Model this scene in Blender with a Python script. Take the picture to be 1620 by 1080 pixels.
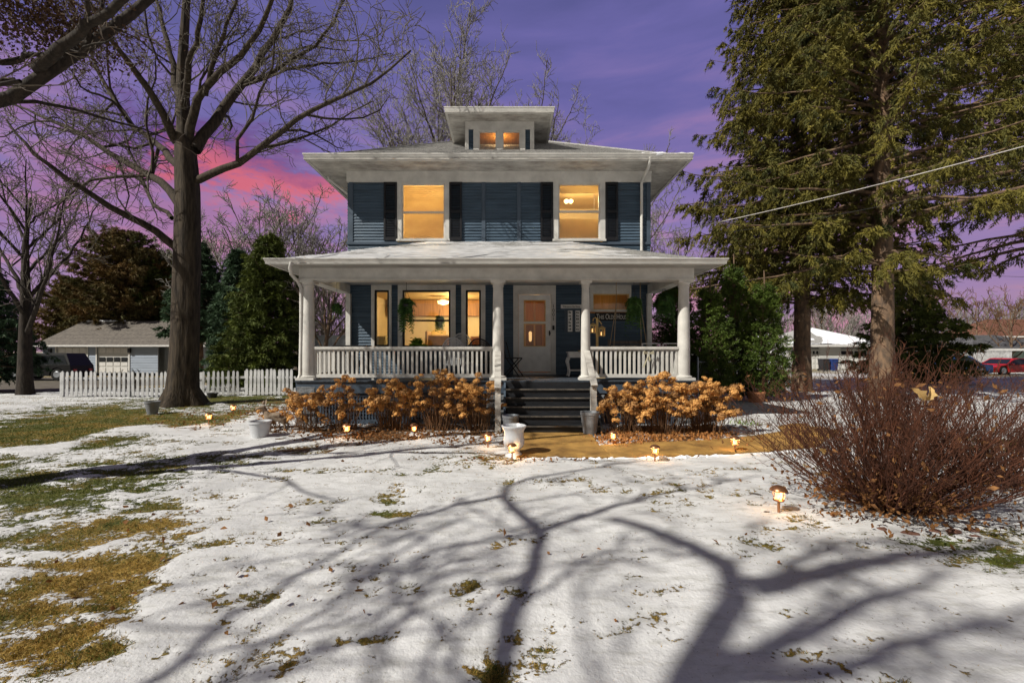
import bpy, math, random
import numpy as np
from mathutils import Vector
for o in list(bpy.data.objects): bpy.data.objects.remove(o)
S = bpy.context.scene
COL = S.collection
R = math.radians
# ---------------------------------------------------------------- camera
FPX, X0, Y0, EYE = 708.0, 804.0, 555.0, 1.58
cd = bpy.data.cameras.new('camera'); cam = bpy.data.objects.new('camera', cd); COL.objects.link(cam)
cam.location = (0, 0, EYE); cam.rotation_euler = (R(90), 0, 0)
cd.sensor_width = 36; cd.lens = FPX/1620*36; cd.clip_start = .05; cd.clip_end = 3000
cd.shift_x = (810-X0)/1620; cd.shift_y = (Y0-540)/1620
S.camera = cam
# ---------------------------------------------------------------- light
SUN_H = Vector((0.84, 0.545, -0.916))          # direction the light travels
SUN_EL = math.atan2(0.916, math.hypot(0.84, 0.545))
sd = bpy.data.lights.new('sun', 'SUN'); sd.energy = 5.0; sd.angle = R(.45); sd.color = (1, .955, .86)
sun = bpy.data.objects.new('sun', sd); COL.objects.link(sun)
sun.rotation_euler = SUN_H.to_track_quat('-Z', 'Y').to_euler()
S.view_settings.view_transform = 'Standard'; S.view_settings.look = 'None'
S.view_settings.exposure = .22; S.view_settings.gamma = 1; S.view_settings.use_curve_mapping = False
w = bpy.data.worlds.new('World'); S.world = w; w.use_nodes = True
nt = w.node_tree; nt.nodes.clear()
def N(nt, t, **k):
    n = nt.nodes.new(t)
    for a, b in k.items():
        if a.startswith('i_'):
            key = a[2:]
            n.inputs[int(key) if key.isdigit() else key].default_value = b
        else: setattr(n, a, b)
    return n
def ramp(nt, fac, stops, interp='LINEAR'):
    r = nt.nodes.new('ShaderNodeValToRGB'); e = r.color_ramp.elements; r.color_ramp.interpolation = interp
    while len(e) < len(stops): e.new(.5)
    for el, (p, c) in zip(e, stops):
        el.position = p; el.color = (*c, 1) if len(c) == 3 else c
    nt.links.new(fac, r.inputs[0]); return r.outputs[0]
def mth(nt, op, a, b=None, c=None, clamp=False):
    n = nt.nodes.new('ShaderNodeMath'); n.operation = op; n.use_clamp = clamp
    for i, v in enumerate((a, b, c)):
        if v is None: continue
        if isinstance(v, (int, float)): n.inputs[i].default_value = v
        else: nt.links.new(v, n.inputs[i])
    return n.outputs[0]
def mixc(nt, fac, a, b, typ='MIX'):
    n = nt.nodes.new('ShaderNodeMix'); n.data_type = 'RGBA'; n.blend_type = typ
    for s, v in ((0, fac), (6, a), (7, b)):
        if isinstance(v, (int, float)): n.inputs[s].default_value = v
        elif isinstance(v, tuple): n.inputs[s].default_value = (*v, 1)
        else: nt.links.new(v, n.inputs[s])
    return n.outputs[2]
def build_world():
    L = nt.links.new
    tc = N(nt, 'ShaderNodeTexCoord'); d = tc.outputs['Generated']
    sp = N(nt, 'ShaderNodeSeparateXYZ'); L(d, sp.inputs[0])
    z = sp.outputs[2]
    # the twilight sky ahead: violet blue above, mauve and rose near the horizon
    lf = mth(nt, 'MULTIPLY_ADD', sp.outputs[0], -.10, z)
    mp = N(nt, 'ShaderNodeMapping'); mp.inputs['Scale'].default_value = (1.6, 1.6, 8.5); mp.inputs['Rotation'].default_value = (0, R(5), 0); L(d, mp.inputs[0])
    n1 = N(nt, 'ShaderNodeTexNoise', i_Scale=2.2, i_Detail=7.0, i_Roughness=.55, i_Distortion=.35); L(mp.outputs[0], n1.inputs['Vector'])
    mp2 = N(nt, 'ShaderNodeMapping'); mp2.inputs['Scale'].default_value = (3.2, 3.2, 9.0); mp2.inputs['Rotation'].default_value = (0, R(-14), 0); L(d, mp2.inputs[0])
    n2 = N(nt, 'ShaderNodeTexNoise', i_Scale=2.6, i_Detail=10.0, i_Roughness=.68, i_Distortion=.2); L(mp2.outputs[0], n2.inputs['Vector'])
    zz = mth(nt, 'ADD', z, mth(nt, 'MULTIPLY', mth(nt, 'SUBTRACT', n1.outputs[0], .5), -.5))
    grad = ramp(nt, zz, [(0.0, (.38, .23, .29)), (.10, (.32, .205, .36)), (.22, (.245, .175, .38)), (.36, (.190, .148, .365)), (.52, (.125, .115, .32)), (.75, (.075, .08, .22)), (.95, (.06, .07, .14))])
    # rose wisps
    wisp = ramp(nt, n1.outputs[0], [(.50, (0, 0, 0)), (.64, (1, 1, 1))])
    low = ramp(nt, z, [(.05, (1, 1, 1)), (.52, (0, 0, 0))])
    g2 = mixc(nt, mth(nt, 'MULTIPLY', mth(nt, 'MULTIPLY', wisp, low), .75), grad, (.50, .21, .31))
    # the one red cloud bank left of the house
    def bank(px, py, rad):
        v = Vector((px-X0, FPX, Y0-py)).normalized()
        ds = N(nt, 'ShaderNodeVectorMath', operation='SUBTRACT'); L(d, ds.inputs[0]); ds.inputs[1].default_value = v
        sc = N(nt, 'ShaderNodeMapping'); sc.inputs['Scale'].default_value = (1/rad, 1/rad, 2.6/rad); L(ds.outputs[0], sc.inputs[0])
        ln = N(nt, 'ShaderNodeVectorMath', operation='LENGTH'); L(sc.outputs[0], ln.inputs[0])
        return ln.outputs['Value']
    def cloud(px, py, rad, col, g, amt, k=2.3):
        b = mth(nt, 'SUBTRACT', 1.0, bank(px, py, rad))
        b = mth(nt, 'ADD', b, mth(nt, 'MULTIPLY', mth(nt, 'SUBTRACT', n2.outputs[0], .5), k))
        m = ramp(nt, b, [(.05, (0, 0, 0)), (.75, (1, 1, 1))], 'EASE')
        return mixc(nt, mth(nt, 'MULTIPLY', m, amt), g, col)
    g2 = cloud(300, 320, .34, (.44, .16, .27), g2, .45, 3.0)
    g2 = cloud(330, 240, .22, (.12, .055, .20), g2, .85)
    g2 = cloud(400, 285, .17, (.62, .135, .175), g2, .85, 4.2)
    g2 = cloud(440, 255, .12, (.17, .075, .22), g2, .6)
    # behind the camera, where the sun stands, ordinary daylight sky
    sky = N(nt, 'ShaderNodeTexSky', sky_type='NISHITA'); sky.sun_disc = False
    sky.sun_elevation = SUN_EL; sky.sun_rotation = math.atan2(-0.84, -0.545)
    b1 = N(nt, 'ShaderNodeBackground'); L(g2, b1.inputs[0]); b1.inputs[1].default_value = 1.0
    hs = N(nt, 'ShaderNodeHueSaturation', i_Saturation=.38); L(sky.outputs[0], hs.inputs['Color'])
    b2 = N(nt, 'ShaderNodeBackground'); L(mixc(nt, 1.0, hs.outputs[0], (1, .93, .84), 'MULTIPLY'), b2.inputs[0]); b2.inputs[1].default_value = .034
    up = ramp(nt, z, [(.62, (0, 0, 0)), (.95, (.55, .55, .55))])
    f = ramp(nt, mth(nt, 'SUBTRACT', mth(nt, 'MULTIPLY_ADD', sp.outputs[1], .5, .5), up), [(.18, (1, 1, 1)), (.60, (0, 0, 0))], 'EASE')
    mx = N(nt, 'ShaderNodeMixShader'); L(f, mx.inputs[0]); L(b1.outputs[0], mx.inputs[1]); L(b2.outputs[0], mx.inputs[2])
    o = N(nt, 'ShaderNodeOutputWorld'); L(mx.outputs[0], o.inputs[0])
build_world()
# ---------------------------------------------------------------- helpers
def PX(px, Y): return (px-X0)*Y/FPX
def PZ(py, Y): return EYE+(Y0-py)*Y/FPX
def GY(py): return EYE*FPX/(py-Y0)
def GP(px, py):
    y = GY(py); return (PX(px, y), y)
def P3(px, py, Y): return (PX(px, Y), Y, PZ(py, Y))
def link(o, parent=None):
    COL.objects.link(o)
    if parent is not None: o.parent = parent
    return o
def tag(o, label=None, cat=None, group=None, kind=None):
    if label: o['label'] = label
    if cat: o['category'] = cat
    if group: o['group'] = group
    if kind: o['kind'] = kind
    return o
def thing(name, loc, label, cat, group=None):
    o = bpy.data.objects.new(name, None); COL.objects.link(o); o.location = loc; o.empty_display_size = .2
    return tag(o, label, cat, group)
def rootloc(o):
    if o is None: return np.zeros(3)
    while o.parent is not None: o = o.parent
    return np.array(o.location)
def copy_tree(o, parent=None):
    c = o.copy(); COL.objects.link(c); c.parent = parent
    for ch in list(o.children): copy_tree(ch, c)
    return c
def nmesh(name, V, Fs, mat, parent=None, smooth=False, attrs=None):
    """V (n,3) world; Fs list of int arrays (m,k)"""
    V = np.asarray(V, dtype=np.float64) - rootloc(parent)
    me = bpy.data.meshes.new(name)
    Fs = [np.asarray(f) for f in Fs if len(f)]
    me.vertices.add(len(V)); me.vertices.foreach_set('co', V.astype(np.float32).ravel())
    loops = np.concatenate([f.ravel() for f in Fs]).astype(np.int32)
    tot = np.concatenate([np.full(len(f), f.shape[1]) for f in Fs]).astype(np.int32)
    st = np.concatenate([[0], np.cumsum(tot)[:-1]]).astype(np.int32)
    me.loops.add(len(loops)); me.loops.foreach_set('vertex_index', loops)
    me.polygons.add(len(tot)); me.polygons.foreach_set('loop_start', st)
    if smooth: me.polygons.foreach_set('use_smooth', np.ones(len(tot), dtype=bool))
    me.update(calc_edges=True)
    if attrs:
        for k, a in attrs.items():
            at = me.attributes.new(k, 'FLOAT', 'POINT'); at.data.foreach_set('value', np.asarray(a, dtype=np.float32))
    me.materials.append(mat)
    o = bpy.data.objects.new(name, me); return link(o, parent)
class MB:
    def __init__(s): s.v = []; s.f = []
    def add(s, vs, fs):
        b = len(s.v); s.v += [tuple(v) for v in vs]; s.f += [tuple(i+b for i in f) for f in fs]; return s
    def hexa(s, p):
        return s.add(p, [(0, 3, 2, 1), (4, 5, 6, 7), (0, 1, 5, 4), (1, 2, 6, 5), (2, 3, 7, 6), (3, 0, 4, 7)])
    def box(s, x0, x1, y0, y1, z0, z1):
        return s.hexa([(x0, y0, z0), (x1, y0, z0), (x1, y1, z0), (x0, y1, z0), (x0, y0, z1), (x1, y0, z1), (x1, y1, z1), (x0, y1, z1)])
    def beam(s, a, b, wx, h, up=(0, 0, 1)):
        a = Vector(a); b = Vector(b); t = (b-a).normalized(); u = Vector(up)
        sd = t.cross(u)
        if sd.length < 1e-4: sd = t.cross(Vector((0, 1, 0)))
        sd.normalize(); u = sd.cross(t).normalized(); sd *= wx/2; u *= h/2
        return s.hexa([a-sd-u, a+sd-u, b+sd-u, b-sd-u, a-sd+u, a+sd+u, b+sd+u, b-sd+u])
    def tube(s, pts, rad, n=8, cap=True):
        pts = [Vector(p) for p in pts]
        if isinstance(rad, (int, float)): rad = [rad]*len(pts)
        ref = None; rings = []
        b = len(s.v)
        for i, p in enumerate(pts):
            t = (pts[min(i+1, len(pts)-1)]-pts[max(i-1, 0)]).normalized()
            if ref is None: ref = Vector((1, 0, 0)) if abs(t.x) < .8 else Vector((0, 1, 0))
            u = (ref-t*ref.dot(t)).normalized(); v = t.cross(u); ref = u
            for k in range(n):
                a = 2*math.pi*k/n; s.v.append(tuple(p+(u*math.cos(a)+v*math.sin(a))*rad[i]))
        for i in range(len(pts)-1):
            for k in range(n):
                s.f.append((b+i*n+k, b+i*n+(k+1) % n, b+(i+1)*n+(k+1) % n, b+(i+1)*n+k))
        if cap:
            s.f.append(tuple(b+k for k in range(n))[::-1]); s.f.append(tuple(b+(len(pts)-1)*n+k for k in range(n)))
        return s
    def lathe(s, cx, cy, prof, n=24, sq=None):
        b = len(s.v)
        for r, z in prof:
            for k in range(n):
                a = 2*math.pi*k/n; s.v.append((cx+r*math.cos(a), cy+r*math.sin(a), z))
        for i in range(len(prof)-1):
            for k in range(n):
                s.f.append((b+i*n+k, b+i*n+(k+1) % n, b+(i+1)*n+(k+1) % n, b+(i+1)*n+k))
        s.f.append(tuple(b+k for k in range(n))[::-1]); s.f.append(tuple(b+(len(prof)-1)*n+k for k in range(n)))
        return s
    def prism_y(s, poly, y0, y1):
        n = len(poly); b = len(s.v)
        s.v += [(x, y0, z) for x, z in poly]+[(x, y1, z) for x, z in poly]
        s.f.append(tuple(b+i for i in range(n))); s.f.append(tuple(b+n+i for i in range(n))[::-1])
        for i in range(n): s.f.append((b+i, b+n+i, b+n+(i+1) % n, b+(i+1) % n))
        return s
    def prism_x(s, poly, x0, x1):
        n = len(poly); b = len(s.v)
        s.v += [(x0, y, z) for y, z in poly]+[(x1, y, z) for y, z in poly]
        s.f.append(tuple(b+i for i in range(n))[::-1]); s.f.append(tuple(b+n+i for i in range(n)))
        for i in range(n): s.f.append((b+i, b+(i+1) % n, b+n+(i+1) % n, b+n+i))
        return s
    def build(s, name, mat, parent=None, smooth=False, kind=None, bevel=0):
        L = rootloc(parent)
        me = bpy.data.meshes.new(name)
        me.from_pydata([(v[0]-L[0], v[1]-L[1], v[2]-L[2]) for v in s.v], [], s.f)
        if smooth:
            me.polygons.foreach_set('use_smooth', [True]*len(me.polygons))
            try: me.set_sharp_from_angle(angle=R(40))
            except Exception: pass
        me.update(); me.materials.append(mat)
        o = link(bpy.data.objects.new(name, me), parent)
        if bevel:
            m = o.modifiers.new('bevel', 'BEVEL'); m.width = bevel; m.segments = 2; m.limit_method = 'ANGLE'
        if kind: o['kind'] = kind
        return o
def box(name, mat, parent, x0, x1, y0, y1, z0, z1, **k):
    return MB().box(x0, x1, y0, y1, z0, z1).build(name, mat, parent, **k)
# numpy value noise
_rs = np.random.RandomState(7); _lat = _rs.rand(256, 256)
def vn(x, y):
    x = np.asarray(x, float); y = np.asarray(y, float)
    xi = np.floor(x).astype(int); yi = np.floor(y).astype(int); fx = x-xi; fy = y-yi
    fx = fx*fx*(3-2*fx); fy = fy*fy*(3-2*fy)
    a = _lat[xi % 256, yi % 256]; b = _lat[(xi+1) % 256, yi % 256]; c = _lat[xi % 256, (yi+1) % 256]; d = _lat[(xi+1) % 256, (yi+1) % 256]
    return (a*(1-fx)+b*fx)*(1-fy)+(c*(1-fx)+d*fx)*fy
def fbm(x, y, o=4):
    s = 0; a = .5; t = 0
    for i in range(o):
        s = s+a*vn(x*2**i+17.3*i, y*2**i+9.1*i); t += a; a *= .55
    return s/t
# ---------------------------------------------------------------- materials
def mat(name, col, rough=.7, var=.25, scale=6, col2=None, bump=.0, bscale=40, metal=0, spec=.3, stretch=(1, 1, 1), detail=5, trans=0):
    m = bpy.data.materials.new(name); m.use_nodes = True; nt = m.node_tree; b = nt.nodes['Principled BSDF']; L = nt.links.new
    tc = N(nt, 'ShaderNodeTexCoord'); mp = N(nt, 'ShaderNodeMapping'); mp.inputs['Scale'].default_value = stretch; L(tc.outputs['Object'], mp.inputs[0])
    n = N(nt, 'ShaderNodeTexNoise', i_Scale=float(scale), i_Detail=float(detail), i_Roughness=.6); L(mp.outputs[0], n.inputs['Vector'])
    c2 = col2 or tuple(c*(1-var) for c in col); c1 = col if col2 else tuple(min(1, c*(1+var*.5)) for c in col)
    cr = ramp(nt, n.outputs[0], [(.32, c2), (.66, c1)])
    L(cr, b.inputs['Base Color']); b.inputs['Roughness'].default_value = rough; b.inputs['Metallic'].default_value = metal
    b.inputs['Specular IOR Level'].default_value = spec
    if bump:
        n2 = N(nt, 'ShaderNodeTexNoise', i_Scale=float(bscale), i_Detail=6.0); L(mp.outputs[0], n2.inputs['Vector'])
        bp = N(nt, 'ShaderNodeBump', i_Strength=min(1, bump), i_Distance=.02); L(n2.outputs[0], bp.inputs['Height']); L(bp.outputs[0], b.inputs['Normal'])
    if trans:
        tr = N(nt, 'ShaderNodeBsdfTranslucent'); L(cr, tr.inputs[0]); mx = N(nt, 'ShaderNodeMixShader', i_0=trans)
        out = [x for x in nt.nodes if x.type == 'OUTPUT_MATERIAL'][0]
        L(b.outputs[0], mx.inputs[1]); L(tr.outputs[0], mx.inputs[2]); L(mx.outputs[0], out.inputs[0])
    return m
def emis(name, col, st):
    m = bpy.data.materials.new(name); m.use_nodes = True; nt = m.node_tree; b = nt.nodes['Principled BSDF']
    b.inputs['Base Color'].default_value = (*col, 1); b.inputs['Emission Color'].default_value = (*col, 1); b.inputs['Emission Strength'].default_value = st
    return m
def glassmat(name, refl=.10, tint=(1, 1, 1), bump=0):
    m = bpy.data.materials.new(name); m.use_nodes = True; nt = m.node_tree; nt.nodes.clear(); L = nt.links.new
    t = N(nt, 'ShaderNodeBsdfTransparent'); t.inputs[0].default_value = (*tint, 1)
    g = N(nt, 'ShaderNodeBsdfGlossy'); g.inputs['Roughness'].default_value = .02
    lw = N(nt, 'ShaderNodeFresnel', i_IOR=1.5); f = mth(nt, 'ADD', lw.outputs[0], refl-.04, clamp=True)
    mx = N(nt, 'ShaderNodeMixShader'); L(f, mx.inputs[0]); L(t.outputs[0], mx.inputs[1]); L(g.outputs[0], mx.inputs[2])
    if bump:
        n2 = N(nt, 'ShaderNodeTexNoise', i_Scale=2.0); bp = N(nt, 'ShaderNodeBump', i_Strength=bump, i_Distance=.01)
        L(n2.outputs[0], bp.inputs['Height']); L(bp.outputs[0], g.inputs['Normal'])
    o = N(nt, 'ShaderNodeOutputMaterial'); L(mx.outputs[0], o.inputs[0]); return m
M = {}
M['trim'] = mat('trim_paint', (.56, .545, .51), .55, .2, 3, bump=.15, bscale=60)
M['trim_old'] = mat('weathered_trim_paint', (.52, .50, .46), .6, .1, 5, col2=(.25, .23, .21), bump=.3, stretch=(.6, 1, 3))
M['soffit'] = mat('soffit_boards', (.36, .35, .33), .7, .22, 4, stretch=(.5, 1, 1), bump=.2)
M['siding'] = mat('blue_grey_siding', (.068, .102, .142), .36, .28, 4, bump=.2, bscale=30, stretch=(.3, 1, 3))
M['bluetrim'] = mat('blue_grey_trim', (.060, .082, .112), .45, .2, 3)
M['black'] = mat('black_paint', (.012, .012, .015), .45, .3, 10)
M['step'] = mat('dark_step_boards', (.014, .015, .018), .5, .4, 7, bump=.3, stretch=(.4, 2, 2))
M['shingle'] = mat('grey_shingles', (.46, .45, .43), .9, .1, 22, col2=(.20, .195, .19), bump=.8, bscale=60, stretch=(1, 1, 2))
M['shingle_dark'] = mat('dark_shingles', (.14, .14, .145), .9, .1, 16, col2=(.07, .07, .075), bump=.8, bscale=40)
M['snow'] = mat('snow', (.78, .79, .82), .6, .10, 5, bump=.7, bscale=14)
M['roofsnow'] = mat('thin_roof_snow', (.56, .56, .57), .6, .1, 5, col2=(.24, .24, .245), bump=.7, bscale=20, stretch=(.5, 3, 3))
M['stone'] = mat('grey_pier_stone', (.17, .18, .19), .85, .5, 9, bump=1, bscale=20)
M['bark'] = mat('oak_bark', (.062, .046, .030), .9, .1, 14, col2=(.014, .010, .007), bump=1, bscale=22, stretch=(1, 1, .16))
M['darkbark'] = mat('dark_shaded_bark', (.040, .030, .022), .9, .1, 14, col2=(.012, .009, .007), bump=1, bscale=22, stretch=(1, 1, .3))  # near limb's shade put into a darker bark colour; left-edge trunk reuses it
M['nosing'] = mat('worn_step_edge', (.16, .135, .11), .7, .1, 9, col2=(.03, .03, .03), stretch=(.6, 1, 1))
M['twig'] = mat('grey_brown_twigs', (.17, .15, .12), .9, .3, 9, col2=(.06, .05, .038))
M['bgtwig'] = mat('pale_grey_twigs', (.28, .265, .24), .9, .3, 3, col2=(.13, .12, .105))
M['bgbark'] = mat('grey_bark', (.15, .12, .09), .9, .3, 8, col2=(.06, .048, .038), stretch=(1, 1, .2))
M['spruce'] = mat('spruce_needles', (.165, .135, .018), .75, .1, 1.3, col2=(.022, .032, .008), detail=8, trans=.07)
M['bluespruce'] = mat('dark_fir_needles', (.075, .13, .06), .75, .1, 1.6, col2=(.018, .038, .022), detail=8, trans=.15)
M['greenspruce'] = mat('green_fir_needles', (.13, .16, .025), .75, .1, 1.4, col2=(.045, .065, .014), detail=8, trans=.15)
M['cedar'] = mat('bronze_cedar_foliage', (.17, .095, .028), .8, .1, .35, col2=(.055, .070, .022), detail=8, trans=.15)
M['arbor'] = mat('arborvitae_foliage', (.095, .14, .016), .7, .1, 1.8, col2=(.028, .052, .009), detail=8, trans=.1)
M['conbark'] = mat('spruce_bark', (.20, .125, .075), .9, .1, 8, col2=(.06, .045, .035), bump=1, bscale=15, stretch=(1, 1, .5))
M['grass'] = mat('green_grass_blades', (.13, .15, .022), .7, .1, 4, col2=(.05, .075, .014), trans=.25)
M['straw'] = mat('straw_grass_blades', (.46, .30, .07), .75, .1, 7, col2=(.18, .125, .03), trans=.25)
M['hydr'] = mat('dried_hydrangea_petals', (.82, .47, .155), .75, .1, 24, col2=(.50, .25, .075), trans=.3)
M['hydr2'] = mat('browned_hydrangea_petals', (.50, .27, .10), .75, .1, 24, col2=(.24, .115, .04), trans=.25)
M['stem'] = mat('hydrangea_stems', (.20, .105, .05), .85, .3, 9, col2=(.08, .045, .025))
M['barb'] = mat('red_brown_twigs', (.13, .046, .022), .8, .1, 4, col2=(.028, .011, .007))
M['dry'] = mat('dry_oak_leaves', (.31, .145, .048), .8, .1, 20, col2=(.11, .050, .020), trans=.3)
M['deadleaf'] = mat('dark_dead_leaves', (.075, .042, .022), .9, .3, 12, trans=.15)
M['orangeleaf'] = mat('orange_brown_dry_leaves', (.50, .23, .07), .8, .1, 20, col2=(.20, .08, .025), trans=.25)
M['tanleaf'] = mat('tan_dry_leaf', (.62, .42, .17), .8, .2, 12, trans=.3)
M['white'] = mat('white_paint', (.68, .67, .65), .5, .12, 5, bump=.15)
M['fence'] = mat('white_fence_paint', (.50, .50, .50), .6, .4, 3, bump=.2)
M['ceram'] = mat('white_ceramic', (.50, .51, .53), .3, .08, 4, spec=.5)
M['greypot'] = mat('grey_plastic', (.19, .20, .215), .5, .2, 8, bump=.15)
M['darkpot'] = mat('charcoal_plastic', (.03, .03, .032), .5, .2, 8)
M['terra'] = mat('terracotta', (.36, .15, .07), .8, .2, 8)
M['soil'] = mat('potting_soil', (.03, .022, .015), .95, .4, 30, bump=1)
M['path'] = mat('tan_concrete', (.42, .24, .065), .75, .1, 2.2, col2=(.15, .08, .024), bump=.5, bscale=35, detail=10)
M['asph'] = mat('driveway_asphalt', (.075, .062, .045), .9, .2, 3, col2=(.13, .115, .09), bump=.4)
M['copper'] = mat('copper_metal', (.42, .20, .10), .35, .2, 10, metal=.8)
M['galv'] = mat('galvanised_metal', (.25, .27, .30), .45, .25, 10, metal=.5)
M['wall_in'] = mat('cream_interior_wall', (.72, .60, .42), .8, .12, 1.2)
M['wood_in'] = mat('interior_wood', (.30, .15, .06), .6, .3, 3, stretch=(6, 1, .5))
M['sofa'] = mat('brown_sofa', (.25, .15, .08), .8, .3, 6)
M['blind'] = mat('window_blind', (.80, .70, .46), .7, .1, 2.2, col2=(.68, .56, .34), trans=.55, stretch=(1, 1, 2.5))
M['shade'] = mat('tan_roller_shade', (.76, .62, .34), .8, .1, 2, trans=.5)
M['curtain'] = mat('amber_curtain', (.55, .28, .08), .8, .2, 3, trans=.5, stretch=(8, 1, .4))
M['pane'] = glassmat('window_glass', .17, bump=.1)
M['pane2'] = glassmat('door_glass', .13, bump=.1)
M['bulb'] = emis('lit_bulb', (1, .72, .36), 2.4)
M['glow'] = emis('soft_lamp_glow', (1, .62, .25), .8)
M['lampglass'] = emis('lit_lantern_glass', (1, .56, .20), 2.2)
M['fern'] = mat('fern_fronds', (.10, .20, .045), .6, .1, 12, col2=(.035, .09, .025), trans=.3)
M['limefern'] = mat('bright_house_plant', (.25, .42, .04), .6, .1, 12, col2=(.11, .22, .02), trans=.4)
M['wicker'] = mat('white_wicker', (.60, .61, .63), .6, .3, 60, bump=.6, bscale=90)
M['dwicker'] = mat('dark_wicker', (.05, .04, .035), .7, .3, 60, bump=.6, bscale=90)
M['cush'] = mat('beige_cushion', (.46, .42, .30), .9, .2, 8, bump=.3)
M['rope'] = mat('rope', (.35, .27, .17), .9, .3, 50)
M['tan'] = mat('tan_painted_wood', (.60, .42, .17), .7, .15, 8)
M['letter'] = mat('pale_lettering', (.62, .60, .55), .7, .1, 20)
M['signblack'] = mat('black_sign_board', (.018, .018, .02), .6, .2, 9)
M['deck'] = mat('grey_blue_porch_deck', (.05, .062, .08), .5, .3, 6, stretch=(4, .5, 1))
M['ceil'] = mat('porch_ceiling_paint', (.34, .35, .36), .6, .12, 4)
M['deer'] = mat('fawn_brown', (.20, .13, .08), .8, .2, 14, col2=(.32, .27, .21), bump=.3)
M['red'] = mat('red_car_paint', (.45, .012, .012), .25, .1, 3, spec=.6)
M['blue'] = mat('blue_car_paint', (.02, .05, .16), .25, .1, 3, spec=.6)
M['carblack'] = mat('black_car_paint', (.005, .005, .005), .5, .1, 3, spec=.25)
M['silver'] = mat('silver_car_paint', (.35, .37, .40), .3, .1, 3, metal=.4)
M['tyre'] = mat('tyre_rubber', (.012, .012, .012), .8, .2, 9)
M['carglass'] = mat('car_glass', (.012, .014, .016), .15, .1, 3, spec=.4)
M['gshingle'] = mat('brown_grey_garage_shingles', (.20, .175, .15), .9, .1, 5, col2=(.10, .09, .08), bump=.8, bscale=30)
M['gwall'] = mat('pale_blue_garage_siding', (.33, .38, .46), .7, .12, 2, stretch=(.3, 1, 4))
M['hwall'] = mat('white_house_siding', (.55, .55, .53), .7, .15, 2, stretch=(.3, 1, 4))
M['green'] = mat('sage_green_siding', (.26, .34, .28), .7, .15, 2)
M['tanwall'] = mat('tan_brick_wall', (.33, .19, .10), .8, .2, 9)
M['brownroof'] = mat('brown_shingles', (.16, .07, .045), .9, .3, 9)
M['wood'] = mat('weathered_fence_wood', (.15, .13, .115), .8, .35, 6, stretch=(3, 3, .5))
M['binblue'] = mat('blue_plastic', (.02, .045, .18), .5, .15, 5)
M['edge'] = mat('red_brown_edging_stone', (.24, .115, .08), .85, .3, 9, bump=.8)
M['gstone'] = mat('grey_field_stone', (.11, .095, .085), .85, .3, 9, bump=.8)
M['wire'] = mat('white_cable', (.50, .47, .45), .5, .1, 3)
M['seams'] = mat('interior_ceiling', (.45, .33, .18), .8, .1, 2)
# ---------------------------------------------------------------- ground
def blob(px, py, cx, cy, rx, ry, tilt=0):
    c, s = math.cos(R(tilt)), math.sin(R(tilt)); dx = px-cx; dy = py-cy
    u = (dx*c+dy*s)/rx; v = (-dx*s+dy*c)/ry
    return np.exp(-(u*u+v*v)*.75)
# patches of bare turf, each an ellipse on the lawn (photo coordinates of its ground point), + how green it is
TURF = [(110, 682, 205, 30, -8, 1.45, .6), (400, 633, 120, 9, 0, 1.2, 1), (300, 668, 130, 12, -10, 1.1, .6),
        (70, 800, 110, 26, -10, .9, .95), (170, 770, 150, 15, -8, .75, .9), (280, 737, 150, 12, -6, .7, .8), (30, 757, 80, 9, -8, .8, .9), (120, 735, 120, 6, -6, .5, .9),
        (140, 850, 160, 30, -8, .9, .25), (190, 890, 95, 26, -8, .9, .15), (90, 925, 110, 22, -8, .8, .15), (200, 935, 60, 22, -10, .7, .1),
        (50, 975, 80, 18, -12, .85, .15), (110, 1005, 70, 16, -14, .8, .1), (165, 1032, 34, 12, -10, .8, .15), (240, 850, 50, 26, 0, .7, .1),
        (625, 813, 34, 14, 0, .75, .6), (505, 800, 42, 8, 0, .6, .2), (745, 936, 20, 14, -40, .7, .35), (832, 940, 20, 12, 0, .8, .7),
        (862, 1028, 16, 9, 0, .7, .25), (778, 1070, 24, 14, 0, .9, .4), (592, 692, 42, 4, 0, .9, .6), (745, 722, 40, 5, 0, .6, .5), (480, 745, 60, 6, 0, .5, .4), (640, 745, 80, 8, 0, .45, .4),
        (1560, 862, 90, 10, 0, .65, .5), (1610, 880, 50, 20, 0, .7, .7), (1580, 840, 60, 10, 0, .5, .5), (1590, 700, 60, 14, 0, .7, .4), (1500, 852, 60, 6, 0, .7, .8)]
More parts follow.
